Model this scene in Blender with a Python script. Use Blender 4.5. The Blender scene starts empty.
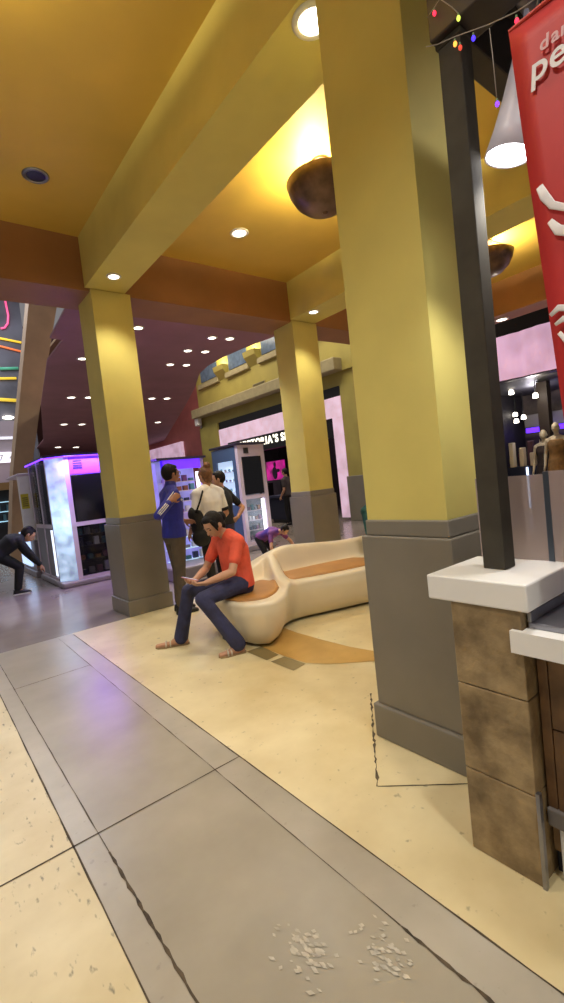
import bpy, bmesh, math, random
from mathutils import Vector, Matrix
random.seed(7)
scene = bpy.context.scene
COL = scene.collection
PI = math.pi

# ------------------------------------------------------------------ camera
CAM_H = 1.5
cam_data = bpy.data.cameras.new('camera')
cam = bpy.data.objects.new('camera', cam_data)
COL.objects.link(cam)
yaw, pitch, roll = .665, -.053, -.110
fwd = Vector((math.sin(yaw) * math.cos(pitch), math.cos(yaw) * math.cos(pitch), math.sin(pitch)))
rgt = Vector((math.cos(yaw), -math.sin(yaw), 0))
upv = rgt.cross(fwd)
r2 = rgt * math.cos(roll) + upv * math.sin(roll)
u2 = -rgt * math.sin(roll) + upv * math.cos(roll)
cam.matrix_world = Matrix(((r2.x, u2.x, -fwd.x, 0), (r2.y, u2.y, -fwd.y, 0), (r2.z, u2.z, -fwd.z, CAM_H), (0, 0, 0, 1)))
cam_data.sensor_fit = 'VERTICAL'
cam_data.sensor_height = 36
cam_data.lens = 468 / 1003 * 36
cam_data.clip_start = .05
scene.camera = cam

# ------------------------------------------------------------------ world and exposure
W = bpy.data.worlds.new('mall_ambience')
scene.world = W
W.use_nodes = True
W.node_tree.nodes['Background'].inputs[0].default_value = (.80, .76, .78, 1)
W.node_tree.nodes['Background'].inputs[1].default_value = .26
scene.view_settings.view_transform = 'Standard'
scene.view_settings.look = 'None'
scene.view_settings.gamma = 1
scene.view_settings.exposure = 0.0
scene.view_settings.use_curve_mapping = False

# ------------------------------------------------------------------ lights (area and lamp light levels)
P_SCONCE = 110
P_CAN = 95
P_SOFFIT = 40
P_DOWN = 75
WARM = (1, .80, .50)
SOFTWARM = (1, .95, .86)


def light(name, kind, loc, power, color, **kw):
    d = bpy.data.lights.new(name, kind)
    d.energy = power
    d.color = color
    for k, v in kw.items():
        setattr(d, k, v)
    o = bpy.data.objects.new(name, d)
    o.location = loc
    COL.objects.link(o)
    return o


def aim(o, target):
    o.rotation_euler = (Vector(target) - o.location).to_track_quat('-Z', 'Y').to_euler()


# unseen fill lights added over the aisle by the shop facades (high ceiling beyond the low one)
for yy in (9, 14.5):
    a = light('hall_fill_light', 'AREA', (7.9, yy, 7.4), 210, (1, .9, .72), shape='RECTANGLE', size=2.2, size_y=3.5)
a = light('atrium_fill_light', 'AREA', (1.5, 17, 11), 1000, (.86, .9, 1), shape='RECTANGLE', size=4, size_y=8)  # unseen fill light added high in the atrium
# unseen fill spots added in the bays behind and beside the photographer
for (lx, ly) in ((-.2, .8), (.8, -1.2), (-.9, 3.2), (3.3, .1)):
    light('bay_fill_light', 'SPOT', (lx, ly, 4.5), 190, SOFTWARM, spot_size=math.radians(120), spot_blend=.6, shadow_soft_size=.12)


# ------------------------------------------------------------------ colour + material helpers
def lin(c):
    return tuple((x / 12.92 if x <= .04045 else ((x + .055) / 1.055) ** 2.4) for x in (v / 255 for v in c)) + (1,)


MATS = {}


def mat(name, rgb, rough=.6, metal=0., var=0., scale=6., bump=0., bscale=None, spec=.5, detail=4., rgb2=None):
    if name in MATS:
        return MATS[name]
    m = bpy.data.materials.new(name)
    m.use_nodes = True
    nt = m.node_tree
    b = nt.nodes['Principled BSDF']
    b.inputs['Base Color'].default_value = lin(rgb)
    b.inputs['Roughness'].default_value = rough
    b.inputs['Metallic'].default_value = metal
    b.inputs['Specular IOR Level'].default_value = spec
    tc = nt.nodes.new('ShaderNodeTexCoord')
    if var > 0 or rgb2:
        n = nt.nodes.new('ShaderNodeTexNoise')
        n.inputs['Scale'].default_value = scale
        n.inputs['Detail'].default_value = detail
        nt.links.new(tc.outputs['Object'], n.inputs['Vector'])
        cr = nt.nodes.new('ShaderNodeValToRGB')
        c = rgb
        cr.color_ramp.elements[0].position = .3
        cr.color_ramp.elements[1].position = .7
        cr.color_ramp.elements[0].color = lin([max(0, v * (1 - var)) for v in c])
        cr.color_ramp.elements[1].color = lin(rgb2) if rgb2 else lin([min(255, v * (1 + var)) for v in c])
        nt.links.new(n.outputs['Fac'], cr.inputs['Fac'])
        nt.links.new(cr.outputs['Color'], b.inputs['Base Color'])
    if bump > 0:
        n2 = nt.nodes.new('ShaderNodeTexNoise')
        n2.inputs['Scale'].default_value = bscale or scale * 6
        n2.inputs['Detail'].default_value = 5
        nt.links.new(tc.outputs['Object'], n2.inputs['Vector'])
        bp = nt.nodes.new('ShaderNodeBump')
        bp.inputs['Strength'].default_value = bump
        bp.inputs['Distance'].default_value = .02
        nt.links.new(n2.outputs['Fac'], bp.inputs['Height'])
        nt.links.new(bp.outputs['Normal'], b.inputs['Normal'])
    MATS[name] = m
    return m


def emis(name, rgb, strength, base=None, var=0, scale=5):
    if name in MATS:
        return MATS[name]
    m = mat(name, base or rgb, .4)
    nt = m.node_tree
    b = nt.nodes['Principled BSDF']
    b.inputs['Emission Color'].default_value = lin(rgb)
    b.inputs['Emission Strength'].default_value = strength
    if var:
        tc = nt.nodes.new('ShaderNodeTexCoord')
        n = nt.nodes.new('ShaderNodeTexNoise')
        n.inputs['Scale'].default_value = scale
        n.inputs['Detail'].default_value = 3
        nt.links.new(tc.outputs['Object'], n.inputs['Vector'])
        cr = nt.nodes.new('ShaderNodeValToRGB')
        cr.color_ramp.elements[0].position = .35
        cr.color_ramp.elements[1].position = .62
        cr.color_ramp.elements[0].color = lin([v * (1 - var) for v in rgb])
        cr.color_ramp.elements[1].color = lin(rgb)
        nt.links.new(n.outputs['Fac'], cr.inputs['Fac'])
        nt.links.new(cr.outputs['Color'], b.inputs['Emission Color'])
    return m


def glassy(name, rgb, alpha, rough=.1):
    if name in MATS:
        return MATS[name]
    m = mat(name, rgb, rough)
    nt = m.node_tree
    b = nt.nodes['Principled BSDF']
    out = [n for n in nt.nodes if n.type == 'OUTPUT_MATERIAL'][0]
    t = nt.nodes.new('ShaderNodeBsdfTransparent')
    mx = nt.nodes.new('ShaderNodeMixShader')
    mx.inputs[0].default_value = alpha
    nt.links.new(t.outputs[0], mx.inputs[1])
    nt.links.new(b.outputs[0], mx.inputs[2])
    nt.links.new(mx.outputs[0], out.inputs['Surface'])
    return m


# ------------------------------------------------------------------ mesh builder
class MB:
    def __init__(s):
        s.v = []
        s.f = []

    def add(s, vs, fs):
        o = len(s.v)
        s.v += [Vector(p) for p in vs]
        s.f += [tuple(i + o for i in f) for f in fs]
        return s

    def box(s, x0, x1, y0, y1, z0, z1, b=0.):
        if b <= 0:
            vs = [(x, y, z) for z in (z0, z1) for (x, y) in ((x0, y0), (x1, y0), (x1, y1), (x0, y1))]
            return s.add(vs, [(3, 2, 1, 0), (4, 5, 6, 7), (0, 1, 5, 4), (1, 2, 6, 5), (2, 3, 7, 6), (3, 0, 4, 7)])
        bm = bmesh.new()
        bmesh.ops.create_cube(bm, size=1)
        for v in bm.verts:
            v.co = Vector(((x0 + x1) / 2 + v.co.x * (x1 - x0), (y0 + y1) / 2 + v.co.y * (y1 - y0), (z0 + z1) / 2 + v.co.z * (z1 - z0)))
        bmesh.ops.bevel(bm, geom=list(bm.edges), offset=b, segments=2, affect='EDGES', profile=.5)
        return s.bm(bm)

    def bm(s, bm):
        bm.verts.index_update()
        s.add([v.co.copy() for v in bm.verts], [[v.index for v in f.verts] for f in bm.faces])
        bm.free()
        return s

    def obox(s, c, ax, ay, az):
        """oriented box: centre and three half vectors"""
        c, ax, ay, az = map(Vector, (c, ax, ay, az))
        vs = [c + ax * i + ay * j + az * k for k in (-1, 1) for (i, j) in ((-1, -1), (1, -1), (1, 1), (-1, 1))]
        return s.add(vs, [(3, 2, 1, 0), (4, 5, 6, 7), (0, 1, 5, 4), (1, 2, 6, 5), (2, 3, 7, 6), (3, 0, 4, 7)])

    def prism(s, pts, d):
        """polygon (3d points) extruded along vector d"""
        d = Vector(d)
        n = len(pts)
        vs = [Vector(p) for p in pts] + [Vector(p) + d for p in pts]
        fs = [tuple(range(n - 1, -1, -1)), tuple(range(n, 2 * n))] + [(i, (i + 1) % n, n + (i + 1) % n, n + i) for i in range(n)]
        return s.add(vs, fs)

    def loops(s, loops, cap=True, close=True):
        n = len(loops[0])
        vs = [p for l in loops for p in l]
        fs = []
        for k in range(len(loops) - 1):
            for i in range(n if close else n - 1):
                j = (i + 1) % n
                fs.append((k * n + i, k * n + j, (k + 1) * n + j, (k + 1) * n + i))
        if cap:
            fs.append(tuple(range(n - 1, -1, -1)))
            fs.append(tuple(range((len(loops) - 1) * n, len(loops) * n)))
        return s.add(vs, fs)

    def loft(s, secs, n=18):
        """secs: (centre, a-vector, b-vector) ellipses"""
        L = []
        for c, a, b in secs:
            c, a, b = Vector(c), Vector(a), Vector(b)
            L.append([c + a * math.cos(2 * PI * i / n) + b * math.sin(2 * PI * i / n) for i in range(n)])
        return s.loops(L)

    def tube(s, pts, r, n=8):
        pts = [Vector(p) for p in pts]
        L = []
        prev = None
        for i, p in enumerate(pts):
            d = (pts[min(i + 1, len(pts) - 1)] - pts[max(i - 1, 0)]).normalized()
            a = d.orthogonal().normalized() if prev is None else (prev - d * prev.dot(d)).normalized()
            prev = a
            b = d.cross(a)
            rr = r[i] if isinstance(r, (list, tuple)) else r
            L.append([p + (a * math.cos(2 * PI * k / n) + b * math.sin(2 * PI * k / n)) * rr for k in range(n)])
        return s.loops(L)

    def lathe(s, c, prof, n=24):
        """prof: (radius, z) pairs around vertical axis at c"""
        c = Vector(c)
        return s.loops([[c + Vector((r * math.cos(2 * PI * i / n), r * math.sin(2 * PI * i / n), z)) for i in range(n)] for r, z in prof])

    def ell(s, c, a, b, d, nu=16, nv=10, fn=None):
        """ellipsoid with half axes vectors a,b,d (d is the pole axis)"""
        c, a, b, d = map(Vector, (c, a, b, d))
        L = []
        for j in range(nv + 1):
            t = PI * min(max(j / nv, .015), .985)
            ring = []
            for i in range(nu):
                p = 2 * PI * i / nu
                x, y, z = math.sin(t) * math.cos(p), math.sin(t) * math.sin(p), -math.cos(t)
                if fn:
                    x, y, z = fn(x, y, z)
                ring.append(c + a * x + b * y + d * z)
            L.append(ring)
        return s.loops(L)

    def cone(s, p, q, rp, rq, n=12):
        """tapered capsule"""
        p, q = Vector(p), Vector(q)
        d = q - p
        L_ = d.length
        if L_ < 1e-6:
            return s
        d /= L_
        a = d.orthogonal().normalized()
        b = d.cross(a)
        L = []
        for t in (-.98, -.7, -.35, 0):
            k = math.sqrt(max(0, 1 - t * t))
            L.append([p + d * t * rp + (a * math.cos(2 * PI * i / n) + b * math.sin(2 * PI * i / n)) * rp * k for i in range(n)])
        for t in (0, .35, .7, .98):
            k = math.sqrt(max(0, 1 - t * t))
            L.append([q + d * t * rq + (a * math.cos(2 * PI * i / n) + b * math.sin(2 * PI * i / n)) * rq * k for i in range(n)])
        return s.loops(L)

    def build(s, name, m, parent=None, smooth=False, voxel=0, smooth_it=4, bevel=0, angle=None):
        me = bpy.data.meshes.new(name)
        off = Vector((0, 0, 0))
        p = parent
        while p is not None:
            off += Vector(p.location)
            p = p.parent
        me.from_pydata([v - off for v in s.v], [], s.f)
        me.update()
        bm = bmesh.new()
        bm.from_mesh(me)
        bmesh.ops.recalc_face_normals(bm, faces=bm.faces)
        bm.to_mesh(me)
        bm.free()
        o = bpy.data.objects.new(name, me)
        COL.objects.link(o)
        if voxel:
            md = o.modifiers.new('remesh', 'REMESH')
            md.mode = 'VOXEL'
            md.voxel_size = voxel
            sm = o.modifiers.new('smooth', 'SMOOTH')
            sm.iterations = smooth_it
            sm.factor = .5
            dg = bpy.context.evaluated_depsgraph_get()
            me2 = bpy.data.meshes.new_from_object(o.evaluated_get(dg))
            o.modifiers.clear()
            o.data = me2
            bpy.data.meshes.remove(me)
            me2.name = name
            me = me2
            smooth = True
        if m is not None:
            me.materials.clear()
            me.materials.append(m)
        if smooth:
            me.polygons.foreach_set('use_smooth', [True] * len(me.polygons))
            if angle:
                try:
                    me.set_sharp_from_angle(angle=math.radians(angle))
                except Exception:
                    pass
        if bevel:
            md = o.modifiers.new('bevel', 'BEVEL')
            md.width = bevel
            md.segments = 2
            md.limit_method = 'ANGLE'
        if parent is not None:
            o.parent = parent
        return o


def tag(o, label, cat, group=None, kind=None):
    o['label'] = label
    o['category'] = cat
    if group:
        o['group'] = group
    if kind:
        o['kind'] = kind
    return o


def thing(name, label, cat, loc=(0, 0, 0), group=None):
    o = bpy.data.objects.new(name, None)
    o.empty_display_size = .1
    o.location = loc
    COL.objects.link(o)
    return tag(o, label, cat, group)


def struct(name, mb, m, label=None, cat=None, parent=None, **kw):
    o = mb.build(name, m, parent, **kw)
    if parent is None:
        o['kind'] = 'structure'
        o['label'] = label or name.replace('_', ' ')
        o['category'] = cat or name.split('_')[0]
    return o


def text_mesh(body, size, origin, xdir, ydir, m, name, parent, depth=.004, offset=0., shear=0., spacing=1.):
    c = bpy.data.curves.new(name, 'FONT')
    c.body = body
    c.size = size
    c.extrude = depth
    c.offset = offset
    c.shear = shear
    c.space_character = spacing
    t = bpy.data.objects.new(name + '_curve', c)
    COL.objects.link(t)
    dg = bpy.context.evaluated_depsgraph_get()
    me = bpy.data.meshes.new_from_object(t.evaluated_get(dg))
    bpy.data.objects.remove(t)
    x, y = Vector(xdir).normalized(), Vector(ydir).normalized()
    z = x.cross(y)
    o3 = Vector(origin)
    off = Vector((0, 0, 0))
    p = parent
    while p is not None:
        off += Vector(p.location)
        p = p.parent
    for v in me.vertices:
        v.co = o3 - off + x * v.co.x + y * v.co.y + z * v.co.z
    me.materials.clear()
    me.materials.append(m)
    me.name = name
    o = bpy.data.objects.new(name, me)
    COL.objects.link(o)
    o.parent = parent
    return o


def text_letters(body, size, origin, xdir, ydir, m, parent, depth=.004, offset=0., shear=0., gap=.1, space=.3):
    x = Vector(xdir).normalized()
    pos = 0.
    for ch in body:
        if ch == ' ':
            pos += space * size
            continue
        o = text_mesh(ch, size, Vector(origin), xdir, ydir, m, 'letter', parent, depth, offset, shear)
        xs = [v.co.dot(x) for v in o.data.vertices]
        lo, hi = min(xs), max(xs)
        p0 = Vector(origin)
        q = parent
        while q is not None:
            p0 = p0 - Vector(q.location)
            q = q.parent
        sh = p0.dot(x) + pos - lo
        for v in o.data.vertices:
            v.co += x * sh
        pos += hi - lo + gap * size


# ------------------------------------------------------------------ materials
M_yel = mat('yellow_wall_paint', (210, 195, 112), .75, var=.03, scale=2, bump=.03, bscale=60, spec=.25)
M_ceil = mat('golden_ceiling_paint', (214, 178, 80), .6, var=.04, scale=1.2)
M_brown = mat('brown_beam_paint', (150, 104, 60), .6, var=.05, scale=2)
M_low = mat('plum_brown_ceiling_paint', (150, 102, 108), .55, var=.05, scale=1.5)
M_wains = mat('taupe_grey_wainscot_paint', (126, 119, 106), .42, var=.03, scale=3)
M_red = mat('brick_red_wall_paint', (168, 94, 90), .6, var=.05, scale=2)
M_beige = mat('beige_plaster', (170, 142, 112), .7, var=.05, scale=2)
M_ledge = mat('stone_coloured_ledge', (160, 148, 112), .7, var=.05)
M_fyel = mat('olive_yellow_facade_paint', (166, 152, 78), .65, var=.05, scale=1.5)
M_black = mat('black_panel', (14, 13, 14), .35, var=.1)
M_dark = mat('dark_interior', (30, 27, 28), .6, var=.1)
M_white = mat('white_gloss_laminate', (238, 236, 232), .3, var=.015)
M_steel = mat('brushed_steel', (150, 150, 158), .32, .9, var=.05, scale=12)
M_post = mat('dark_bronze_metal', (72, 68, 60), .8, 0, var=.08, scale=8, spec=.1)
M_lens = emis('lit_lamp_lens', (255, 244, 226), 7)
M_trimring = mat('white_lamp_trim', (225, 220, 205), .4)
M_win = mat('blue_grey_window_glass', (92, 108, 132), .15, var=.1)
M_pinklit = emis('pink_white_lightbox', (238, 196, 224), .62, base=(200, 180, 190), var=.18, scale=3)


def floor_mat(name, base, dark, light_, pit=0., rough=.28, nscale=.9, pscale=(26, 26, 26), speck=.0):
    m = mat(name, base, rough)
    nt = m.node_tree
    b = nt.nodes['Principled BSDF']
    tc = [n for n in nt.nodes if n.type == 'TEX_COORD'][0]
    n1 = nt.nodes.new('ShaderNodeTexNoise')
    n1.inputs['Scale'].default_value = nscale
    n1.inputs['Detail'].default_value = 5
    n1.inputs['Roughness'].default_value = .55
    nt.links.new(tc.outputs['Object'], n1.inputs['Vector'])
    cr = nt.nodes.new('ShaderNodeValToRGB')
    e = cr.color_ramp.elements
    e[0].position, e[0].color = .28, lin(dark)
    e[1].position, e[1].color = .72, lin(light_)
    nt.links.new(n1.outputs['Fac'], cr.inputs['Fac'])
    col = cr.outputs['Color']
    mp = nt.nodes.new('ShaderNodeMapping')
    mp.inputs['Scale'].default_value = pscale
    nt.links.new(tc.outputs['Object'], mp.inputs['Vector'])
    n2 = nt.nodes.new('ShaderNodeTexNoise')
    n2.inputs['Scale'].default_value = 1
    n2.inputs['Detail'].default_value = 3
    nt.links.new(mp.outputs[0], n2.inputs['Vector'])
    if pit:
        c2 = nt.nodes.new('ShaderNodeValToRGB')
        c2.color_ramp.elements[0].position = .63 if pit > .6 else .655
        c2.color_ramp.elements[1].position = .72 if pit > .6 else .73
        c2.color_ramp.elements[0].color = (0, 0, 0, 1)
        c2.color_ramp.elements[1].color = (pit, pit, pit, 1)
        nt.links.new(n2.outputs['Fac'], c2.inputs['Fac'])
        mx = nt.nodes.new('ShaderNodeMixRGB')
        nt.links.new(c2.outputs['Color'], mx.inputs[0])
        nt.links.new(col, mx.inputs[1])
        mx.inputs[2].default_value = lin([v * .45 for v in base])
        col = mx.outputs[0]
    nt.links.new(col, b.inputs['Base Color'])
    rr = nt.nodes.new('ShaderNodeMapRange')
    rr.inputs['To Min'].default_value = rough - .03
    rr.inputs['To Max'].default_value = rough + .05
    nt.links.new(n1.outputs['Fac'], rr.inputs['Value'])
    nt.links.new(rr.outputs[0], b.inputs['Roughness'])
    return m


M_fcream = floor_mat('cream_polished_terrazzo', (222, 206, 160), (198, 178, 128), (236, 222, 178), pit=.45, rough=.34, nscale=1.3, pscale=(22, 22, 22))
M_fpit = floor_mat('cream_pitted_terrazzo', (216, 202, 160), (194, 176, 130), (230, 218, 180), pit=.75, rough=.42, nscale=1.6, pscale=(34, 13, 30))
M_fband = floor_mat('grey_polished_concrete', (160, 152, 134), (146, 138, 120), (172, 164, 146), pit=.0, rough=.30, nscale=1.6)
M_fstrip = floor_mat('pale_grey_concrete_border', (170, 162, 146), (156, 148, 130), (184, 176, 159), pit=.2, rough=.32, nscale=1.8)
M_ffar = floor_mat('grey_mall_floor', (138, 128, 122), (120, 110, 106), (152, 142, 134), pit=.1, rough=.2, nscale=.8)
M_joint = mat('dark_floor_joint', (74, 62, 46), .8, var=.3, scale=20)
M_ochre = floor_mat('ochre_floor_inlay', (198, 158, 84), (176, 136, 66), (210, 172, 100), pit=.2, rough=.34, nscale=2)
M_olive = floor_mat('olive_floor_inlay', (140, 124, 82), (122, 106, 66), (152, 136, 94), pit=.2, rough=.34, nscale=2)

# ------------------------------------------------------------------ floor
FT = -.12
struct('floor_band', MB().box(.47, 1.08, -2.2, 5.66, FT, 0), M_fband, 'grey polished concrete walkway band', 'floor')
struct('floor_border_left', MB().box(.37, .47, -2.2, 5.66, FT, 0), M_fstrip, 'pale narrow border left of the grey band', 'floor')
struct('floor_border_right', MB().box(1.08, 1.235, -2.2, 5.66, FT, 0), M_fstrip, 'pale border right of the grey band', 'floor')
struct('floor_left', MB().box(-3.2, .37, -2.2, 5.66, FT, 0), M_fpit, 'pitted cream floor left of the grey band', 'floor')
struct('floor_right', MB().box(1.235, 9.0, -2.2, 5.66, FT, 0), M_fcream, 'cream terrazzo floor under the bench', 'floor')
struct('floor_hall', MB().box(-3.2, 14, 5.66, 32, FT, 0), M_ffar, 'grey floor of the hall around the kiosks', 'floor')
struct('floor_shopside', MB().box(9.0, 14, -2.2, 5.66, FT, 0), M_ffar, 'grey floor along the shop fronts', 'floor')


def joint(name, pts, w, jitter=0., z=.0015, seed=1, label='thin dark floor joint'):
    rnd = random.Random(seed)
    L, Rr = [], []
    n = len(pts)
    for i, p in enumerate(pts):
        p = Vector((p[0], p[1], 0))
        a, b = Vector((*pts[max(0, i - 1)], 0)), Vector((*pts[min(n - 1, i + 1)], 0))
        d = (b - a).normalized()
        nn = Vector((-d.y, d.x, 0))
        ww = w * (1 + jitter * rnd.uniform(-.8, 1.2)) / 2
        sh = nn * (jitter * w * rnd.uniform(-.4, .4))
        L.append(p + nn * ww + sh)
        Rr.append(p - nn * ww + sh)
    poly = [Vector((q.x, q.y, -.002)) for q in L + Rr[::-1]]
    vs = [Vector((q.x, q.y, z)) for q in L] + [Vector((q.x, q.y, z)) for q in Rr]
    fs = [(i, i + 1, n + i + 1, n + i) for i in range(n - 1)]
    mb = MB().add(vs, fs)
    return struct(name, mb, M_joint, label, 'floor joint')


def seg(a, b, n):
    return [(a[0] + (b[0] - a[0]) * i / n, a[1] + (b[1] - a[1]) * i / n) for i in range(n + 1)]


joint('floor_joint_1', seg((.37, -1), (.37, 5.6), 40), .006, .5, label='joint between pitted cream floor and pale border')
joint('floor_joint_2', seg((1.235, -1), (1.235, 5.6), 40), .006, .4, label='joint between pale border and cream terrazzo')
joint('floor_joint_3', seg((.475, -1), (.475, 2.05), 90), .008, .9, seed=3, label='worn dark joint inside the left border')
joint('floor_joint_4', seg((.475, 2.05), (.475, 5.6), 40), .004, .6, seed=4, label='fine joint inside the left border')
joint('floor_joint_5', seg((1.08, -1), (1.08, 1.0), 80), .008, .9, seed=5, label='worn dark joint inside the right border')
joint('floor_joint_6', seg((1.08, 1.0), (1.08, 5.6), 50), .003, .9, seed=6, label='fine joint inside the right border')
joint('floor_joint_7', seg((-3, 2.2), (1.235, 2.2), 30), .007, .4, label='cross joint over the grey band near the camera')
joint('floor_joint_8', seg((.47, 4.43), (1.08, 4.43), 12), .006, .4, label='cross joint over the grey band by the far column')
cx, cy, cr_ = 2.18, 1.49, .63
joint('floor_joint_9', seg((cx - cr_, cy), (cx + .05, cy + cr_), 44), .009, 1.0, seed=8, label='ragged joint of the diamond slab under the column')
joint('floor_joint_10', seg((cx - cr_, cy), (cx, cy - cr_), 16), .006, .4, label='near joint of the diamond slab under the column')


def flat(name, pts, m, label):
    vs = [(x, y, .003) for x, y in pts]
    o = struct(name, MB().add(vs, [tuple(range(len(vs)))]), m, label, 'floor inlay')
    return o


flat('floor_inlay_1', [(2.30, 3.75), (2.28, 3.1), (2.30, 2.85), (2.38, 2.7), (2.50, 2.58), (2.66, 2.42), (2.76, 2.3), (2.86, 2.4), (2.80, 2.55), (2.75, 2.8), (2.73, 3.1), (2.72, 3.45), (2.74, 3.75)], M_ochre, 'curved ochre floor band running from the bench')
flat('floor_inlay_2', [(2.14, 3.47), (2.30, 3.46), (2.27, 3.17), (2.135, 3.16)], M_olive, 'olive floor square touching the bench')
flat('floor_inlay_3', [(2.14, 3.11), (2.275, 3.1), (2.285, 2.84), (2.14, 2.82)], M_olive, 'olive floor square away from the bench')
# scuffed pale patches at the end of the band
M_scuff = mat('pale_scuffed_concrete', (186, 178, 160), .6, var=.12, scale=40)
rs = random.Random(12)
for k, (sx, sy, n) in enumerate(((.80, 1.15, 70), (.98, .98, 50))):
    mb = MB()
    for i in range(n):
        x, y = sx + rs.gauss(0, .035), sy + rs.gauss(0, .055)
        a, w, h = rs.uniform(0, .6), rs.uniform(.003, .008), rs.uniform(.006, .016)
        c, s_ = math.cos(a), math.sin(a)
        mb.add([(x + (dx * c - dy * s_), y + (dx * s_ + dy * c), .0018 + i * .00002) for dx, dy in ((-w, 0), (0, -h), (w, 0), (0, h))], [(0, 1, 2, 3)])
    o = mb.build('floor_scuff', M_scuff)
    tag(o, ('pale scuffed spot on the grey band, the one nearer its left border', 'pale scuffed spot on the grey band by its right border')[k], 'floor mark', kind='structure')

# ------------------------------------------------------------------ ceiling, beams
ZS, ZC = 3.97, 4.56
struct('ceiling', MB().box(-3.2, 9.2, -2.2, 5.74, ZC, ZC + .1), M_ceil, 'golden yellow ceiling between the beams', 'ceiling')
struct('beam_near', MB().box(1.89, 2.37, -2.2, 5.72, ZS, ZC), M_yel, 'yellow beam resting on the nearest column', 'beam')
struct('beam_middle', MB().box(5.06, 5.58, -2.2, 5.72, ZS, ZC), M_yel, 'yellow beam over the column by the shop sign', 'beam')
struct('beam_far', MB().box(8.7, 9.2, -2.2, 5.72, ZS, ZC), M_brown, 'brown beam along the shop side', 'beam')
struct('beam_cross', MB().box(-3.2, 9.2, 5.73, 6.36, ZS - .03, ZC + .1), M_brown, 'brown beam across the end of the yellow ceiling', 'beam')
zig = [(1.83, 6.36), (1.91, 7.62), (2.10, 7.66), (2.12, 8.82), (2.82, 12.93), (4.3, 20.1), (5.6, 32)]
lowpts = [(x, y, 3.945) for x, y in [(1.83, 6.36), (5.30, 6.36), (5.14, 7.2), (5.08, 7.9), (5.12, 8.5), (5.25, 9.1), (5.9, 10.58), (6.94, 13.25), (8.8, 18.2), (11.5, 25.4), (13.5, 32)] + zig[::-1][:-1]]
struct('ceiling_low', MB().prism(lowpts, (0, 0, .03)), M_low, 'plum brown lower ceiling over the kiosks', 'ceiling')
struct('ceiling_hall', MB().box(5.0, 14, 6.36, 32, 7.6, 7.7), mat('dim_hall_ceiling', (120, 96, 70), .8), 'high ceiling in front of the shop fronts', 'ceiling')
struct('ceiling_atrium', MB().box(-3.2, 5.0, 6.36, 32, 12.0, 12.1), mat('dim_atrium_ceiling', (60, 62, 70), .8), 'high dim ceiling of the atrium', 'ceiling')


# ------------------------------------------------------------------ columns
def column(name, x0, y0, x1, y1, label, shaft, top=ZS - .01, wz=1.13, k=1.0):
    e = .03
    o = struct(name, MB().box(x0, x1, y0, y1, wz, top), shaft, label, 'column')
    MB().box(x0 - e, x1 + e, y0 - e, y1 + e, 0.19, wz, .006).build('wainscot', M_wains, o)
    MB().box(x0 - e * .35, x1 + e * .35, y0 - e * .35, y1 + e * .35, wz, wz + .085, .008).build('cap_moulding', M_wains, o)
    MB().box(x0 - e * 1.7, x1 + e * 1.7, y0 - e * 1.7, y1 + e * 1.7, 0, .19, .008).build('plinth', M_wains, o)
    return o


column('column_near', 1.925, 1.235, 2.44, 1.72, 'massive yellow column with grey base beside the white counter', M_yel)
column('column_middle', 1.95, 5.70, 2.43, 6.22, 'yellow column with grey base behind the standing man', M_yel)
column('column_far', 5.07, 5.70, 5.60, 6.18, 'yellow column with grey base behind the bench', M_yel)

# ------------------------------------------------------------------ far shop facade (plane x = 10)
FX = 10.0
fac = struct('wall_right', MB().box(FX, FX + .4, 8.3, 17.75, 3.92, 7.6), M_fyel, 'olive yellow shop facade with windows above the ledge', 'wall')
for k, (ya, yb, za, zb) in enumerate(((15.95, 17.25, 5.72, 6.5), (13.85, 15.08, 5.72, 6.5), (11.75, 12.95, 5.72, 6.5), (9.65, 10.85, 5.72, 6.5))):
    w = struct('window_%d' % (k + 1), MB().box(FX - .03, FX + .02, ya, yb, za, zb), M_win, 'blue grey upper window %s' % ('farthest along the facade', 'second from the far end', 'third from the far end', 'nearest along the facade')[k], 'window')
    MB().box(FX - .12, FX, ya - .12, yb + .2, za - .26, za - .06, .02).build('window_sill', M_ledge, w)
    MB().box(FX - .06, FX, ya - .05, yb + .05, zb, zb + .07).build('window_frame', M_ledge, w)
for k, yc in enumerate((15.5, 13.4, 11.3)):
    q = MB().prism([(FX, yc + .34, 5.98), (FX - .28, yc + .34, 5.98), (FX - .24, yc + .34, 5.8), (FX, yc + .34, 5.5)], (0, -.68, 0)).build('wall_corbel', M_fyel)
    tag(q, 'yellow wall corbel between upper windows, %s' % ('farthest of the row', 'middle of the row', 'nearest of the row')[k], 'corbel', kind='structure')
    light('corbel_uplight', 'POINT', (FX - .2, yc, 6.1), 22, (1, .85, .4), shadow_soft_size=.05)
v = thing('wall_vent', 'rectangular louvred vent on the yellow facade above the ledge', 'vent', (FX - .03, 13.3, 4.8))
MB().box(FX - .03, FX + .01, 12.94, 13.68, 4.74, 4.87).build('vent_frame', M_ledge, v)
vb = MB()
for i in range(5):
    vb.box(FX - .045, FX - .028, 12.98, 13.64, 4.755 + i * .022, 4.767 + i * .022)
vb.build('louvre', mat('vent_louvre_grey', (120, 112, 84), .6), v)
struct('trim_ledge', MB().box(FX - .40, FX, 9.25, 17.75, 4.30, 4.66, .03), M_ledge, 'stone coloured ledge over the shop front', 'trim')
struct('wall_pilaster_far', MB().box(FX - .08, FX + .3, 16.28, 17.75, 0, 3.92), M_fyel, 'yellow pilaster at the far end of the shop front', 'wall')
struct('wall_pilaster_near', MB().box(FX - .08, FX + .3, 8.85, 9.42, 0, 3.92), M_fyel, 'yellow pilaster by the near side of the shop entrance', 'wall')
struct('wall_above_pilaster', MB().box(FX - .08, FX + .3, 6.0, 9.42, 4.3, 7.6), M_fyel, 'yellow wall above the brick red pier', 'wall')
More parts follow.
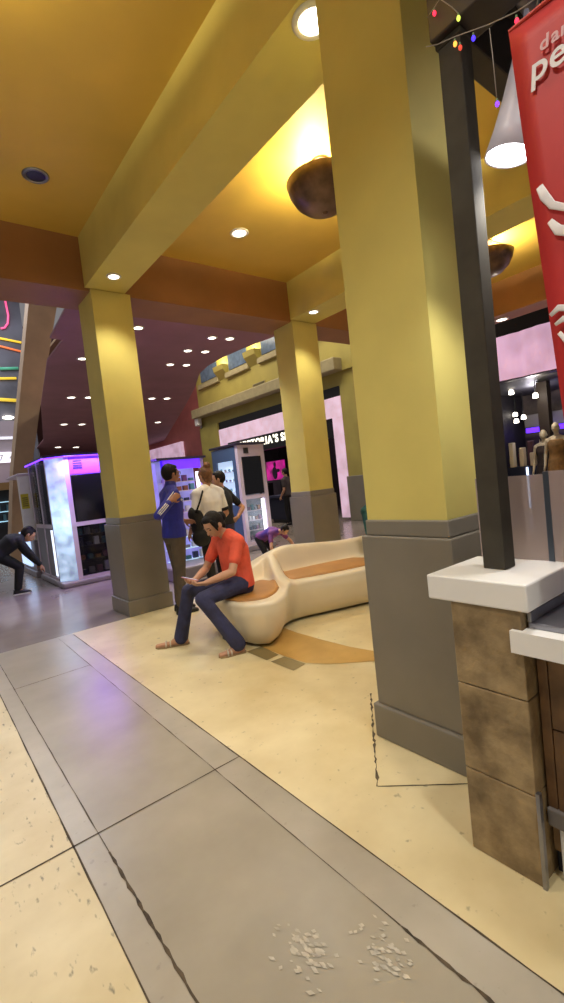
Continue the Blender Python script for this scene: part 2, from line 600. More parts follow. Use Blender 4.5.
rp = struct('wall_red_pier', MB().box(FX - .1, FX + .3, 6.0, 8.85, 1.3, 4.3), M_red, 'brick red pier between the shops', 'wall')
MB().box(FX - .14, FX + .3, 5.97, 9.45, 0, 1.3, .01).build('wainscot', M_wains, rp)
struct('wall_red_far', MB().box(10.3, 10.7, 17.75, 32, 0, 7.6), M_red, 'brick red wall past the yellow facade', 'wall')
lb = MB().box(10.16, 10.29, 20.1, 24.5, 2.9, 3.65).build('shop_lightbox', M_pinklit)
tag(lb, 'white lit shop band on the brick red wall behind the man in blue', 'shop sign')

# lingerie shop front: black fascia, lit band, lettering, entrance
struct('wall_shop_fascia', MB().box(FX - .02, FX + .3, 9.42, 16.28, 3.62, 3.92), M_black, 'black fascia under the stone ledge', 'wall')
sg = thing('shop_sign', 'black shop sign with large white capital letters and lit white band', 'shop sign', (FX, 13, 3.1))
MB().box(FX - .06, FX + .2, 9.42, 15.7, 2.5, 3.04).build('sign_board', M_black, sg)
MB().box(FX - .10, FX + .2, 9.42, 16.2, 3.04, 3.62).build('lit_band', M_pinklit, sg)
M_sign = emis('white_sign_letters', (255, 250, 230), 1.6)
text_letters("VICTORIA'S SECRET", .37, (FX - .075, 14.80, 2.70), (0, -1, 0), (0, 0, 1), M_sign, sg, .012, .008, 0, .15, .3)
struct('trim_jamb_near', MB().box(FX - .1, FX + .3, 9.42, 9.82, 0.1, 3.04), M_pinklit, 'lit white jamb of the shop entrance', 'trim')
struct('trim_jamb_far', MB().box(FX - .1, FX + .3, 15.9, 16.2, 0.1, 3.04), M_pinklit, 'lit white jamb at the far end of the shop front', 'trim')
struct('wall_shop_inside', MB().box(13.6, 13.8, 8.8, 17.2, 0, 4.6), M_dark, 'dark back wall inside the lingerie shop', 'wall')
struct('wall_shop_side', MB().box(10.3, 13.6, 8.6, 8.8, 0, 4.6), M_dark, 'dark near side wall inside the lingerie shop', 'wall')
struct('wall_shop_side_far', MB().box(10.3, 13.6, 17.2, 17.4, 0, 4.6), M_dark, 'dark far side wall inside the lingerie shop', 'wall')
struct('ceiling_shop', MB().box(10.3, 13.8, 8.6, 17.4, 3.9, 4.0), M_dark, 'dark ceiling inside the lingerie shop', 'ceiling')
M_mag = emis('magenta_screen', (196, 30, 140), 1.0, var=.75, scale=3)
sc_ = thing('display_screen', 'magenta lit poster screen with a dark figure inside the lingerie shop', 'screen', (11.0, 14.25, 0))
MB().box(11.0, 11.08, 13.7, 14.8, 1.4, 2.12).build('screen_panel', M_mag, sc_)
MB().box(11.0, 11.1, 13.66, 14.84, 1.3, 1.4).build('screen_base', M_black, sc_)
MB().box(11.02, 11.08, 14.0, 14.5, 0, 1.3).build('stand', M_black, sc_)
fg = MB().ell((10.99, 14.22, 1.98), (.01, 0, 0), (0, .08, 0), (0, 0, .10)).ell((10.99, 14.26, 1.66), (.01, 0, 0), (0, .16, 0), (0, 0, .24)).ell((10.99, 14.05, 1.75), (.01, 0, 0), (0, .1, 0), (0, 0, .07))
fg.build('printed_figure', mat('poster_dark_purple', (46, 18, 60), .5), sc_)
for k, (y, z, x) in enumerate(((14.3, 2.75, 11.6), (13.6, 2.85, 11.4), (13.2, 2.72, 12), (12.7, 2.8, 11.3), (10.6, 2.0, 11.2), (10.25, 1.3, 11.4))):
    t = thing('track_spot', 'small bright spotlight inside the dark lingerie shop', 'spotlight', (x, y, z), 'spotlights inside the lingerie shop')
    MB().lathe((x, y, z), [(.03, .12), (.05, .1), (.065, 0), (.06, -.01)], 12).build('lens', M_lens, t)
    MB().tube([(x, y, z + .12), (x, y, 3.9)], .012, 6).build('drop_rod', M_black, t)
# display table in the shop entrance
dt = thing('display_table', 'low dark display table with blue cover in the shop entrance', 'table', (9.55, 12.05, 0))
MB().box(9.25, 9.85, 11.5, 12.6, .82, .9, .01).build('table_top', mat('dark_blue_cloth', (34, 38, 66), .8), dt)
MB().box(9.29, 9.81, 11.54, 12.56, .12, .82).build('table_skirt', mat('navy_cloth', (24, 28, 50), .85), dt)
MB().box(9.35, 9.75, 11.6, 12.5, 0, .12).build('base', M_black, dt)

# right-hand shop with mannequins in its window
struct('wall_shop_fascia_near', MB().box(FX - .02, FX + .3, 1.0, 6.0, 3.88, 7.6), M_black, 'black fascia above the pink lit band', 'wall')
pk = thing('pink_lit_band', 'pale pink lit fabric band over the window with mannequins', 'shop sign', (FX, 4, 3))
fold = MB()
rp_ = random.Random(3)
ys = [1.0 + i * .05 for i in range(101)]
fold.loops([[Vector((FX - .08 + .02 * math.sin(y * 9) + .012 * math.sin(y * 23 + 1), y, z)) for y in ys] for z in (2.98, 3.3, 3.6, 3.88)], cap=False, close=False)
fold.build('pleated_panel', emis('pale_pink_lit_fabric', (228, 180, 214), .75, base=(200, 170, 190), var=.15, scale=2), pk, smooth=True)
MB().box(FX + .0, FX + .2, 1.0, 6.0, 2.96, 3.87).build('backing', M_black, pk)
struct('trim_window_post', MB().box(11.2, 11.4, 4.44, 4.66, 0, 2.96), mat('dark_brown_post', (52, 42, 36), .5), 'dark brown post in the mannequin window', 'trim')
struct('trim_window_post_far', MB().box(FX - .05, FX + .1, 5.8, 6.0, 0, 2.96), M_black, 'black post at the far end of the mannequin window', 'trim')
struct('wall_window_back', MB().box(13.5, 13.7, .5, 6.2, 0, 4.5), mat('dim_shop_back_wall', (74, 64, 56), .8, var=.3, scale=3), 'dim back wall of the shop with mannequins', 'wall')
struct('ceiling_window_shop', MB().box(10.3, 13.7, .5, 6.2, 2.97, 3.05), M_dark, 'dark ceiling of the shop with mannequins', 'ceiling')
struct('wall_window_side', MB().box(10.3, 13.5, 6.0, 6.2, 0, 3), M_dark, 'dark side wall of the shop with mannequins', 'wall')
light('shop_window_lamp', 'POINT', (10.25, 4.3, 2.75), 40, (1, .9, .75), shadow_soft_size=.08)
light('shop_inside_lamp', 'POINT', (11.9, 5.0, 2.7), 30, (.95, .9, 1), shadow_soft_size=.1)
light('lingerie_shop_lamp', 'POINT', (12, 13, 3.4), 30, (1, .75, .9), shadow_soft_size=.1)
pl = MB().box(12.9, 13.1, 4.7, 5.7, 1.93, 2.05).build('purple_light_strip', emis('violet_light_strip', (90, 40, 255), 2.2))
tag(pl, 'violet lit strip sign at the back of the mannequin shop', 'sign')
pn = MB().box(13.3, 13.5, 4.5, 5.9, 2.08, 2.42, .01).build('olive_back_panel', mat('olive_grey_panel', (120, 116, 100), .5))  # plain back panel of the shop, carries no sign
tag(pn, 'plain olive grey back panel above the violet strip in the mannequin shop', 'sign')
for k, (x, y, z) in enumerate(((11.5, 5.35, 2.86), (11.0, 4.6, 2.62), (12.6, 5.1, 2.5), (12.8, 5.9, 2.42), (12.6, 5.6, 2.3), (12.4, 5.7, 2.22))):
    t = thing('shop_spot', 'small bright spotlight inside the mannequin shop', 'spotlight', (x, y, z), 'spotlights inside the mannequin shop')
    MB().lathe((x, y, z), [(.03, .1), (.05, .08), (.06, 0), (.05, -.012)], 12).build('lens', M_lens, t)
    MB().tube([(x, y, z + .1), (x, y, 2.97)], .012, 6).build('drop_rod', M_black, t)
rk = thing('clothes_rack', 'rack of pale folded clothes behind the two mannequins', 'rack', (11.7, 5.0, 0))
MB().box(11.5, 12.0, 4.2, 5.6, 0, 1.1, .01).build('cabinet', mat('navy_fixture', (30, 36, 60), .6), rk)
for k in range(11):
    MB().box(11.55 + (k % 2) * .2, 11.72 + (k % 2) * .2, 4.25 + k * .12, 4.355 + k * .12, 1.1, 1.42 + .14 * ((k * 5) % 3), .02).build('folded_clothes', mat(('cream_cloth', 'plum_cloth')[k % 2], ((210, 196, 170), (90, 60, 72))[k % 2], .9), rk)
for k in range(2):
    MB().box(11.47, 11.5, 4.75 + k * .35, 4.79 + k * .35, .1, 1.08).build('light_strip', emis('cool_white_strip', (200, 220, 255), 2.5), rk)

# ------------------------------------------------------------------ atrium far left
struct('wall_atrium', MB().box(-3.2, 4.7, 23.0, 23.3, 0, 12), mat('dim_grey_atrium_wall', (92, 92, 100), .7, var=.2, scale=.7), 'dim grey atrium wall with neon signs', 'wall')
sl = [(1.83, 14.1, 0), (2.16, 14.1, 0), (2.24, 14.1, .9), (2.66, 14.1, 2.54), (3.01, 14.1, 3.96), (3.9, 14.1, 7.2), (4.6, 14.1, 11.9), (4.0, 14.1, 11.9), (3.12, 14.1, 6.95), (2.19, 14.1, 2.44)]
struct('wall_leaning', MB().prism(sl, (0, .6, 0)), M_beige, 'leaning beige plaster pylon beside the atrium', 'wall')


def neon(name, pts, rgb, st, label, r=.035):
    o = MB().tube(pts, r, 8).build(name, emis('neon_%d_%d_%d' % rgb, rgb, st), smooth=True)
    tag(o, label, 'neon sign')
    return o


neon('neon_tube', [(4.15, 22.95, 10.5), (4.2, 22.95, 9.7), (4.14, 22.95, 9.35), (4.0, 22.95, 9.15), (3.85, 22.95, 9.1)], (240, 90, 140), 1.1, 'pink neon tube curving into a hook', .04)
neon('neon_tube', [(3.2, 22.95, 8.72), (3.9, 22.95, 8.66), (4.56, 22.95, 8.57)], (235, 195, 60), 1.1, 'upper yellow neon bar below the pink hook', .045)
neon('neon_tube', [(3.2, 22.95, 8.42), (3.78, 22.95, 8.33), (4.5, 22.95, 8.18)], (230, 120, 70), 1.0, 'orange neon bar below the upper yellow one', .04)
neon('neon_tube', [(3.6, 22.95, 7.38), (4.3, 22.95, 7.44)], (80, 160, 130), .5, 'green glowing tube on the atrium wall', .06)
neon('neon_tube', [(2.9, 22.95, 6.92), (4.17, 22.95, 7.0)], (225, 190, 60), 1.0, 'yellow neon bar under the green tube', .05)
neon('neon_tube', [(2.9, 22.95, 6.1), (4.05, 22.95, 6.04)], (215, 185, 60), .9, 'lowest yellow neon bar on the atrium wall', .07)
ol = MB().ell((3.66, 22.95, 5.3), (.22, 0, 0), (0, .1, 0), (0, 0, .07)).build('wall_light', M_lens, smooth=True)
tag(ol, 'white oval light below the yellow neon bars', 'light')
gp = thing('atrium_balcony', 'pale balcony front with bright rail below the oval light', 'balcony', (2.5, 22.2, 4.3))
MB().box(.5, 3.9, 22.0, 22.9, 3.74, 5.0).build('balcony_front', mat('pale_mauve_panel', (150, 138, 146), .6), gp)
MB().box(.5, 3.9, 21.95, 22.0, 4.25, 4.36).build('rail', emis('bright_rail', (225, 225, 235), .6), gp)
st = thing('storefront_sign', 'white lit storefront band with faint grey lettering', 'shop sign', (2.4, 21.9, 3))
MB().box(.5, 3.75, 21.9, 22.3, 3.3, 3.72).build('lit_band', emis('white_lit_band', (245, 240, 250), 1.1), st)
MB().box(.5, 3.6, 21.95, 22.3, 2.5, 3.3).build('panel', mat('mauve_panel', (168, 148, 156), .6), st)
for k, ch_ in enumerate('74'):
    text_mesh(ch_, .34, (2.95 + k * .36, 21.89, 3.38), (1, 0, 0), (0, 0, 1), mat('grey_letters', (130, 128, 140), .6), 'letter', st, .008)
of = thing('open_storefront', 'dark open shop front with lit shelves under the white band', 'shop front', (2.2, 21.9, 0))
MB().box(.5, 3.5, 22.4, 22.5, 0, 2.5).build('back_panel', M_dark, of)
MB().box(.5, 3.45, 21.95, 22.4, 2.2, 2.5).build('header', mat('ochre_header', (120, 88, 46), .7), of)
for k in range(3):
    MB().box(2.5, 3.3, 22.1, 22.4, .9 + k * .4, .93 + k * .4).build('shelf', emis('cyan_lit_shelf', (170, 215, 235), .9), of)
for k in range(5):
    MB().box(2.55 + k * .16, 2.64 + k * .16, 22.15, 22.3, .93 + .4 * (k % 2), 1.2 + .4 * (k % 2)).build('stock_item', mat('dull_teal_stock', (60, 92, 98), .6), of)

struct('wall_hall_end', MB().box(4.7, 14, 31.0, 31.3, 0, 12), mat('plum_brown_end_wall', (110, 74, 76), .7), 'plum brown wall at the far end of the kiosk hall', 'wall')

# ------------------------------------------------------------------ recessed lamps
def can_light(name, x, y, z, label, group=None, r=.075, lit=True, power=0, spot=80, color=SOFTWARM):
    t = thing(name, label, 'ceiling light', (x, y, z), group)
    MB().lathe((x, y, z), [(r * 1.35, 0.004), (r * 1.4, -.006), (r * 1.25, -.016), (r, -.014), (r * .98, 0.004)], 24).build('trim_ring', M_trimring if lit else M_steel, t, smooth=True)
    MB().lathe((x, y, z), [(r * .97, 0.003), (r * .97, -.010), (r * .5, -.012)], 20).build('lens', M_lens if lit else M_black, t)
    if power:
        light(name + '_beam', 'SPOT', (x, y, z - .05), power, color, spot_size=math.radians(spot), spot_blend=.7, shadow_soft_size=.06)


ordn = ('nearest the brown beam', 'left of the yellow column', 'left one of the second cluster', 'left one of the third cluster', 'right one of the third cluster', 'right one of the second cluster', 'left one of the first cluster', 'right one of the first cluster', 'outer left one of the middle row', 'inner left one of the middle row', 'inner right one of the middle row', 'outer right one of the middle row', 'right one of the far row', 'outer left one of the far row', 'inner left one of the far row', 'left one just over the purple kiosk', 'right one just over the purple kiosk')
lowlights = [[2.94, 6.75], [2.63, 8.56], [4.2, 7.61], [4.3, 8.56], [4.63, 8.52], [4.54, 7.58], [4.25, 6.82], [4.57, 6.77], [3.28, 11.89], [3.68, 11.85], [5.3, 11.84], [5.71, 11.8], [7.28, 16.0], [4.12, 16.13], [4.69, 16.19], [5.48, 22.96], [6.35, 23.31]]
for (x, y), n in zip(lowlights, ordn):
    can_light('recessed_downlight', x, y, 3.945, 'bright downlight in the plum brown ceiling, ' + n, 'downlights in the plum brown ceiling', r=.065 if y < 9 else .085 if y < 13 else .10 if y < 17 else .13, power=P_DOWN if y < 24 else 0, spot=100)
can_light('recessed_downlight', 2.09, 5.29, ZS, 'lit downlight in the yellow beam above the man in blue', 'downlights in the yellow beams', power=P_SOFFIT * 1.6, spot=95, r=.06, color=(1, .92, .72))
can_light('recessed_downlight', 2.03, 1.845, ZS, 'lit downlight in the yellow beam by the nearest column', 'downlights in the yellow beams', r=.085, power=P_SOFFIT * 1.5, spot=110, color=(1, .94, .8))
can_light('recessed_downlight', 5.17, 5.29, ZS, 'lit downlight in the yellow beam over the column by the shop sign', 'downlights in the yellow beams', power=P_SOFFIT * 1.6, spot=95, r=.065, color=(1, .92, .7))
can_light('recessed_downlight', 3.56, 4.80, ZC, 'lit downlight in the golden ceiling beside the bowl lamp', 'downlights in the golden ceiling', power=P_CAN, spot=120, r=.085)
can_light('recessed_downlight', 1.27, 4.80, ZC, 'unlit silver rimmed downlight in the golden ceiling on the left', 'downlights in the golden ceiling', r=.085, lit=False)
can_light('recessed_downlight', 3.56, 2.2, ZC, 'lit downlight in the golden ceiling hidden by the nearest column', 'downlights in the golden ceiling', power=P_CAN, spot=120, r=.085)
can_light('recessed_downlight', 9.0, 4.25, ZS, 'small oval downlight in the brown beam over the mannequin shop', 'downlights in the brown beam', r=.09)


def bowl(x, y, label):
    zr = 4.36
    t = thing('bowl_lamp', label, 'ceiling lamp', (x, y, zr), 'bowl uplights on the golden ceiling')
    M_b = mat('bronze_glass_bowl', (96, 74, 62), .35, .15, var=.35, scale=5)
    R_ = .36
    prof = [(.012, -.30), (.10, -.292), (.20, -.255), (.285, -.18), (.335, -.09), (R_, 0), (R_ - .012, .008), (.32, -.085), (.27, -.17), (.19, -.24), (.1, -.275), (.012, -.283)]
    MB().lathe((x, y, zr), prof, 40).build('bowl', M_b, t, smooth=True)
    MB().lathe((x, y, zr), [(.02, -.315), (.03, -.3), (.02, -.29)], 12).build('finial', M_b, t, smooth=True)
    rods = MB()
    for k in range(3):
        a = k * 2 * PI / 3 + .5
        rods.tube([(x + .33 * math.cos(a), y + .33 * math.sin(a), zr - .01), (x + .06 * math.cos(a), y + .06 * math.sin(a), ZC + .005)], .006, 6)
    rods.build('hanger_rods', M_b, t)
    MB().lathe((x, y, ZC), [(.09, .004), (.09, -.02), (.03, -.03)], 20).build('ceiling_rose', M_b, t)
    for k in range(3):
        a = k * 2 * PI / 3 + 1.5
        light('bowl_lamp_bulb', 'POINT', (x + .17 * math.cos(a), y + .17 * math.sin(a), zr - .02), P_SCONCE / 3, (1, .84, .46), shadow_soft_size=.04)


bowl(3.55, 3.32, 'bronze bowl uplight glowing on the golden ceiling behind the nearest column')
bowl(6.95, 3.42, 'bronze bowl uplight seen between dark post and red banner')
bowl(.1, 2.4, 'bronze bowl uplight above the grey walkway')

# ------------------------------------------------------------------ bench: one long curved shell with inset seats
def smooth_curve(P, n):
    """Catmull-Rom through 2-D points"""
    P = [Vector(p) for p in P]
    P = [P[0] * 2 - P[1]] + P + [P[-1] * 2 - P[-2]]
    out = []
    m = len(P) - 3
    for i in range(n):
        t = i / (n - 1) * m
        k = min(int(t), m - 1)
        u = t - k
        a, b, c, d = P[k:k + 4]
        out.append(.5 * ((2 * b) + (c - a) * u + (2 * a - 5 * b + 4 * c - d) * u * u + (3 * b - a - 3 * c + d) * u ** 3))
    return out


def sstep(a, b, x):
    t = max(0, min(1, (x - a) / (b - a)))
    return t * t * (3 - 2 * t)


NS, NU = 84, 34
Fc = smooth_curve([(2.14, 3.80), (2.13, 3.60), (2.19, 3.41), (2.34, 3.30), (2.52, 3.36), (2.71, 3.53), (2.94, 3.63), (3.25, 3.54), (3.70, 3.40), (4.2, 3.22), (4.8, 3.1), (5.3, 3.2)], NS)
Bc = smooth_curve([(2.145, 3.90), (2.19, 4.10), (2.30, 4.28), (2.50, 4.42), (2.73, 4.48), (2.97, 4.44), (3.2, 4.38), (3.45, 4.33), (3.85, 4.28), (4.3, 4.2), (4.8, 4.14), (5.3, 4.2)], NS)
SEAT = .43


def bench_h(s, u, x, y):
    """height of the shell's top at s along, u across (0 front, 1 back)"""
    h = SEAT
    sw = sstep(.30, .62, s)
    back = .06 + .205 * sw - .075 * sstep(.60, .82, s)
    inner = .66 + .06 * sw
    h += back * sstep(inner, inner + .15, u) * sstep(.04, .2, s)
    # ridge dividing the round end from the long seat
    d = abs(s - .49 - .05 * (u - .3))
    h = max(h, SEAT + (.035 + .17 * sstep(.15, .8, u)) * (1 - sstep(.018, .05, d)))
    return h


topg = []
for i in range(NS):
    row = []
    for j in range(NU):
        u = j / (NU - 1)
        p = Fc[i].lerp(Bc[i], u)
        s = i / (NS - 1)
        row.append(Vector((p.x, p.y, bench_h(s, u, p.x, p.y))))
    topg.append(row)
bench = thing('curved_bench', 'long white curved bench with tan seat pads that the woman in red sits on', 'bench', (2.9, 3.9, 0))
mb = MB()
vs = [p for r in topg for p in r]
fs = []
for i in range(NS - 1):
    for j in range(NU - 1):
        a = i * NU + j
        fs.append((a, a + NU, a + NU + 1, a + 1))
# boundary loop and the belly below it
loop = [i * NU for i in range(NS)] + [(NS - 1) * NU + j for j in range(1, NU)] + [i * NU + NU - 1 for i in range(NS - 2, -1, -1)] + [j for j in range(NU - 2, 0, -1)]
n = len(loop)
base = [vs[k] for k in loop]
nrm = []
for k in range(n):
    t = (base[(k + 2) % n] - base[(k - 2) % n])
    nn = Vector((t.y, -t.x, 0))
    nrm.append(nn.normalized() if nn.length > 1e-6 else Vector((0, 0, 0)))
for it in range(4):
    nrm = [(nrm[k - 1] + nrm[k] * 2 + nrm[(k + 1) % n]).normalized() for k in range(n)]
prof = [(.018, -.012), (.024, -.035), (.02, -.06), (.026, -.10)]
low = [(.012, .27), (-.005, .19), (-.035, .11), (-.085, .045), (-.12, .022)]
prev = loop
for (off, dz) in prof:
    cur = list(range(len(vs), len(vs) + n))
    vs += [base[k] + nrm[k] * off + Vector((0, 0, dz)) for k in range(n)]
    fs += [(prev[k], cur[k], cur[(k + 1) % n], prev[(k + 1) % n]) for k in range(n)]
    prev = cur
for (off, z) in low:
    cur = list(range(len(vs), len(vs) + n))
    vs += [Vector(((base[k] + nrm[k] * off).x, (base[k] + nrm[k] * off).y, z)) for k in range(n)]
    fs += [(prev[k], cur[k], cur[(k + 1) % n], prev[(k + 1) % n]) for k in range(n)]
    prev = cur
mb.add(vs, fs)
M_shell = mat('cream_white_fibreglass', (226, 212, 182), .28, var=.02, scale=3)
so = mb.build('shell', M_shell, bench, smooth=True)
sd = so.modifiers.new('s', 'SUBSURF')
sd.levels = sd.render_levels = 1
# recessed foot, its black standing in for the shadow gap under the shell
ft = MB()
fv = []
for z in (0, .035):
    for q in (.30, .68):
        fv += [Vector((*(Fc[k].lerp(Bc[k], q)), z)) for k in range(10, NS, 3)]
m_ = len(range(10, NS, 3))
ff = []
for k in range(m_ - 1):
    ff += [(2 * m_ + k, 2 * m_ + k + 1, 3 * m_ + k + 1, 3 * m_ + k), (k, k + 1, 2 * m_ + k + 1, 2 * m_ + k), (m_ + k, m_ + k + 1, 3 * m_ + k + 1, 3 * m_ + k)]
ff += [(0, m_, 3 * m_, 2 * m_), (m_ - 1, 2 * m_ - 1, 4 * m_ - 1, 3 * m_ - 1)]
ft.add(fv, ff).build('foot', M_black, bench)
M_pad = mat('tan_seat_vinyl', (172, 122, 62), .5, var=.06, scale=4, bump=.05, bscale=50)


def pad(s0, s1, u0, u1, name):
    """rounded pad lying on the shell between s0..s1 and u0..u1"""
    N1, N2 = 30, 14
    L = []
    for b in range(N2):
        row = []
        for a in range(N1):
            A, B = a / (N1 - 1) * 2 - 1, b / (N2 - 1) * 2 - 1
            # square to rounded square
            e = .5
            xx = A * math.sqrt(1 - e * B * B / 2)
            yy = B * math.sqrt(1 - e * A * A / 2)
            s = (s0 + s1) / 2 + xx * (s1 - s0) / 2
            u = (u0 + u1) / 2 + yy * (u1 - u0) / 2
            fi = s * (NS - 1)
            k = min(int(fi), NS - 2)
            f = fi - k
            p = (Fc[k].lerp(Fc[k + 1], f)).lerp(Bc[k].lerp(Bc[k + 1], f), u)
            edge = min(1, (1 - max(abs(A), abs(B))) * 5)
            row.append(Vector((p.x, p.y, max(SEAT, bench_h(s, u, 0, 0)) + .004 + .014 * math.sqrt(edge))))
        L.append(row)
    o = MB().loops(L, cap=False, close=False).build(name, M_pad, bench, smooth=True)
    md = o.modifiers.new('thick', 'SOLIDIFY')
    md.thickness = .02
    md.offset = -1
    return o


pad(.03, .455, .10, .64, 'seat_pad')
pad(.53, .80, .10, .715, 'seat_pad')
pad(.815, .985, .10, .715, 'seat_pad')

# ------------------------------------------------------------------ foreground stall: pier, post, counter, banner, canopy
M_stone = mat('brown_slate_tile', (136, 112, 78), .5, var=.20, scale=9, bump=.5, bscale=16, detail=10, rgb2=(176, 152, 112))
M_tile = mat('rust_brown_tile', (112, 78, 48), .4, var=.3, scale=6, detail=8, rgb2=(140, 104, 68))
pier = thing('stone_pier', 'brown stone tiled pier with thick white cap in the right foreground', 'pier', (1.7, .86, 0))
pb = MB()
for (z0, z1) in ((0, .322), (.326, .655), (.659, .968)):
    pb.box(1.53, 1.86, .742, 1.0, z0, z1, .004)
pb.build('tiled_shaft', M_stone, pier)
MB().box(1.52, 1.90, .712, 1.088, .968, 1.062, .006).build('cap', M_white, pier)
MB().box(1.525, 1.545, .728, .741, 0, .34).build('edge_strip', M_steel, pier)
ct = thing('stall_counter', 'white topped counter with rust brown tiles beside the stone pier', 'counter', (1.8, 0, 0))
MB().prism([(1.505, -1.2, .83), (2.35, -1.2, .83), (2.35, .738, .83), (1.526, .738, .83), (1.526, .772, .83), (1.505, .772, .83)], (0, 0, .075)).build('counter_top', M_white, ct)
tb = MB()
for i in range(7):
    for (z0, z1) in ((.26, .545), (.551, .828)):
        ya = .70 - i * .3
        tb.box(1.60, 1.625, ya - .294, ya, z0, z1, .002)
tb.box(1.60, 1.625, .703, .735, .26, .828, .002)
tb.build('tiled_front', M_tile, ct)
MB().box(1.622, 2.3, -1.2, .735, .09, .83).build('carcass', mat('grout_beige', (150, 122, 88), .8), ct)
MB().box(1.585, 1.63, -1.2, .735, .20, .262, .004).build('lower_rail', mat('grey_counter_rail', (118, 112, 108), .5), ct)
MB().box(1.60, 1.63, -1.2, .705, .02, .20, .004).build('kick_panel', M_white, ct)
MB().box(1.64, 2.3, -1.15, .735, 0, .10).build('plinth', mat('navy_plinth', (34, 40, 58), .5), ct)
ty = thing('steel_tray', 'grey steel rail tray between white cap and counter top', 'tray', (1.7, .67, .905))
MB().box(1.56, 1.875, .60, .735, .905, .925, .004).build('tray_base', M_steel, ty)
MB().box(1.56, 1.875, .722, .736, .925, .96, .003).build('upstand', M_steel, ty)
MB().box(1.65, 1.85, .45, .60, .905, .93, .01).build('scanner_plate', M_black, ty)
post = thing('metal_post', 'dark bronze square post standing on the white cap', 'post', (1.73, .905, 1.062))
MB().box(1.692, 1.772, .862, .948, 1.062, 2.98, .004).build('shaft', M_post, post)
MB().box(1.685, 1.779, .855, .955, 2.98, 2.998, .004).build('top_plate', M_post, post)
gs = thing('glass_screen', 'glass screen with a greyish reflection in its colour, standing behind the dark post', 'screen', (1.9, .6, 1.062))
M_haze = glassy('grey_reflection_glass', (178, 162, 158), .72, .2)  # pane colour carries the pinkish grey hazy reflection
MB().box(1.885, 1.893, .785, 1.06, 1.064, 1.40).build('glass_pane', M_haze, gs)
MB().box(1.885, 1.893, -.6, .765, 1.064, 1.41).build('glass_pane', M_haze, gs)
MB().box(1.882, 1.897, .765, .785, 1.064, 1.41).build('metal_joint', mat('blue_grey_metal', (84, 92, 102), .3, .6), gs)
MB().box(1.88, 1.90, -.6, .71, .905, 1.064).build('lower_rail', M_steel, gs)

cf = thing('canopy_frame', 'dark canopy frame on top of the bronze post', 'canopy', (1.73, .9, 3.0))
M_can = mat('dark_brown_canopy_metal', (58, 50, 46), .45, .2, var=.1, scale=6)
MB().box(1.69, 4.2, .87, .96, 3.0, 3.30, .006).build('side_beam', M_can, cf)
MB().box(1.66, 1.80, -1.4, .96, 3.0, 3.34, .006).build('front_beam', M_can, cf)
MB().box(1.8, 4.2, -1.4, .87, 3.24, 3.3).build('roof_panel', M_can, cf)
tr = MB().tube([(1.80, .70, 3.03), (2.2, .70, 2.98), (2.6, .70, 2.98)], .025, 10)
tr.tube([(2.2, .70, 2.98), (2.2, .80, 3.06)], .015, 8)
tr.build('lamp_track', mat('grey_track_metal', (128, 122, 122), .35, .5), cf, smooth=True)
PX, PY, PZ = 1.85, .80, 2.572
pend = thing('pendant_spotlight', 'grey bell shaped spotlight hanging beside the red banner, brightly lit', 'lamp', (PX, PY, PZ))
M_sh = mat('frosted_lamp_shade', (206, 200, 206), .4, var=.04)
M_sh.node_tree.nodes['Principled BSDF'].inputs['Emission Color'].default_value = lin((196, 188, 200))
M_sh.node_tree.nodes['Principled BSDF'].inputs['Emission Strength'].default_value = .16  # faint emission stands in for lamplight on the shade and its bracket
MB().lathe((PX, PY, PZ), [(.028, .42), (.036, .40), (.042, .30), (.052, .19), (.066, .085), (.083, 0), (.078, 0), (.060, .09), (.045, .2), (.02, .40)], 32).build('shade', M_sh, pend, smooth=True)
MB().lathe((PX, PY, PZ), [(.075, .008), (.075, .002), (.02, -.004)], 28).build('lens', emis('pendant_lens', (250, 250, 255), 14), pend)
yk = MB().tube([(PX, PY, PZ + .41), (PX - .01, PY, PZ + .5), (PX - .02, PY, PZ + .7)], .010, 8)
yk.tube([(PX - .05, PY, PZ + .44), (PX - .06, PY - .01, PZ + .36), (PX - .035, PY, PZ + .30)], .008, 8)
yk.tube([(PX - .05, PY, PZ + .44), (PX, PY, PZ + .42)], .008, 8)
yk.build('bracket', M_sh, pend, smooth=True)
pend.rotation_euler = Matrix.Rotation(.27, 3, Vector((PX, PY, 1.1))).to_euler()
light('pendant_beam', 'SPOT', (PX, PY, PZ - .02), 44, (1, .97, .93), spot_size=math.radians(118), spot_blend=.6, shadow_soft_size=.07)

bn = thing('red_banner', 'tall red banner with white lettering hung from the canopy at right', 'banner', (1.55, .1, 2.75))
M_red_b = mat('red_banner_fabric', (186, 44, 44), .55, var=.05, scale=3)


def by(z):
    return .555 + (z - 1.25) / 1.48 * .085


bl = []
for k in range(25):
    z = 1.25 + 1.485 * k / 24
    bl.append([Vector((1.55 + .004 * math.sin(j * .7 + k * .25), by(z) - j * .05, z + (.01 * j / 14 if k == 24 else 0))) for j in range(15)])
bo = MB().loops(bl, cap=False, close=False).build('fabric', M_red_b, bn, smooth=True)
md = bo.modifiers.new('t', 'SOLIDIFY')
md.thickness = .004
md.offset = 1
md.offset = 0
MB().tube([(1.55, by(2.735), 2.738), (1.55, -.11, 2.75)], .006, 10).build('hanging_rod', mat('red_hem', (196, 58, 46), .5), bn)
cd = MB().tube([(1.55, .56, 2.745), (1.69, .56, 3.01)], .004, 6)
cd.tube([(1.55, .05, 2.75), (1.69, .05, 3.01)], .004, 6)
cd.build('hanging_cord', M_steel, bn)
M_bt = mat('white_banner_print', (226, 220, 220), .6)
M_bt2 = mat('pink_white_banner_print', (214, 170, 172), .6)
text_letters('pe', .098, (1.538, .588, 2.548), (0, -1, 0), (0, 0, 1), M_bt, bn, .001, .0012, .12, .06)
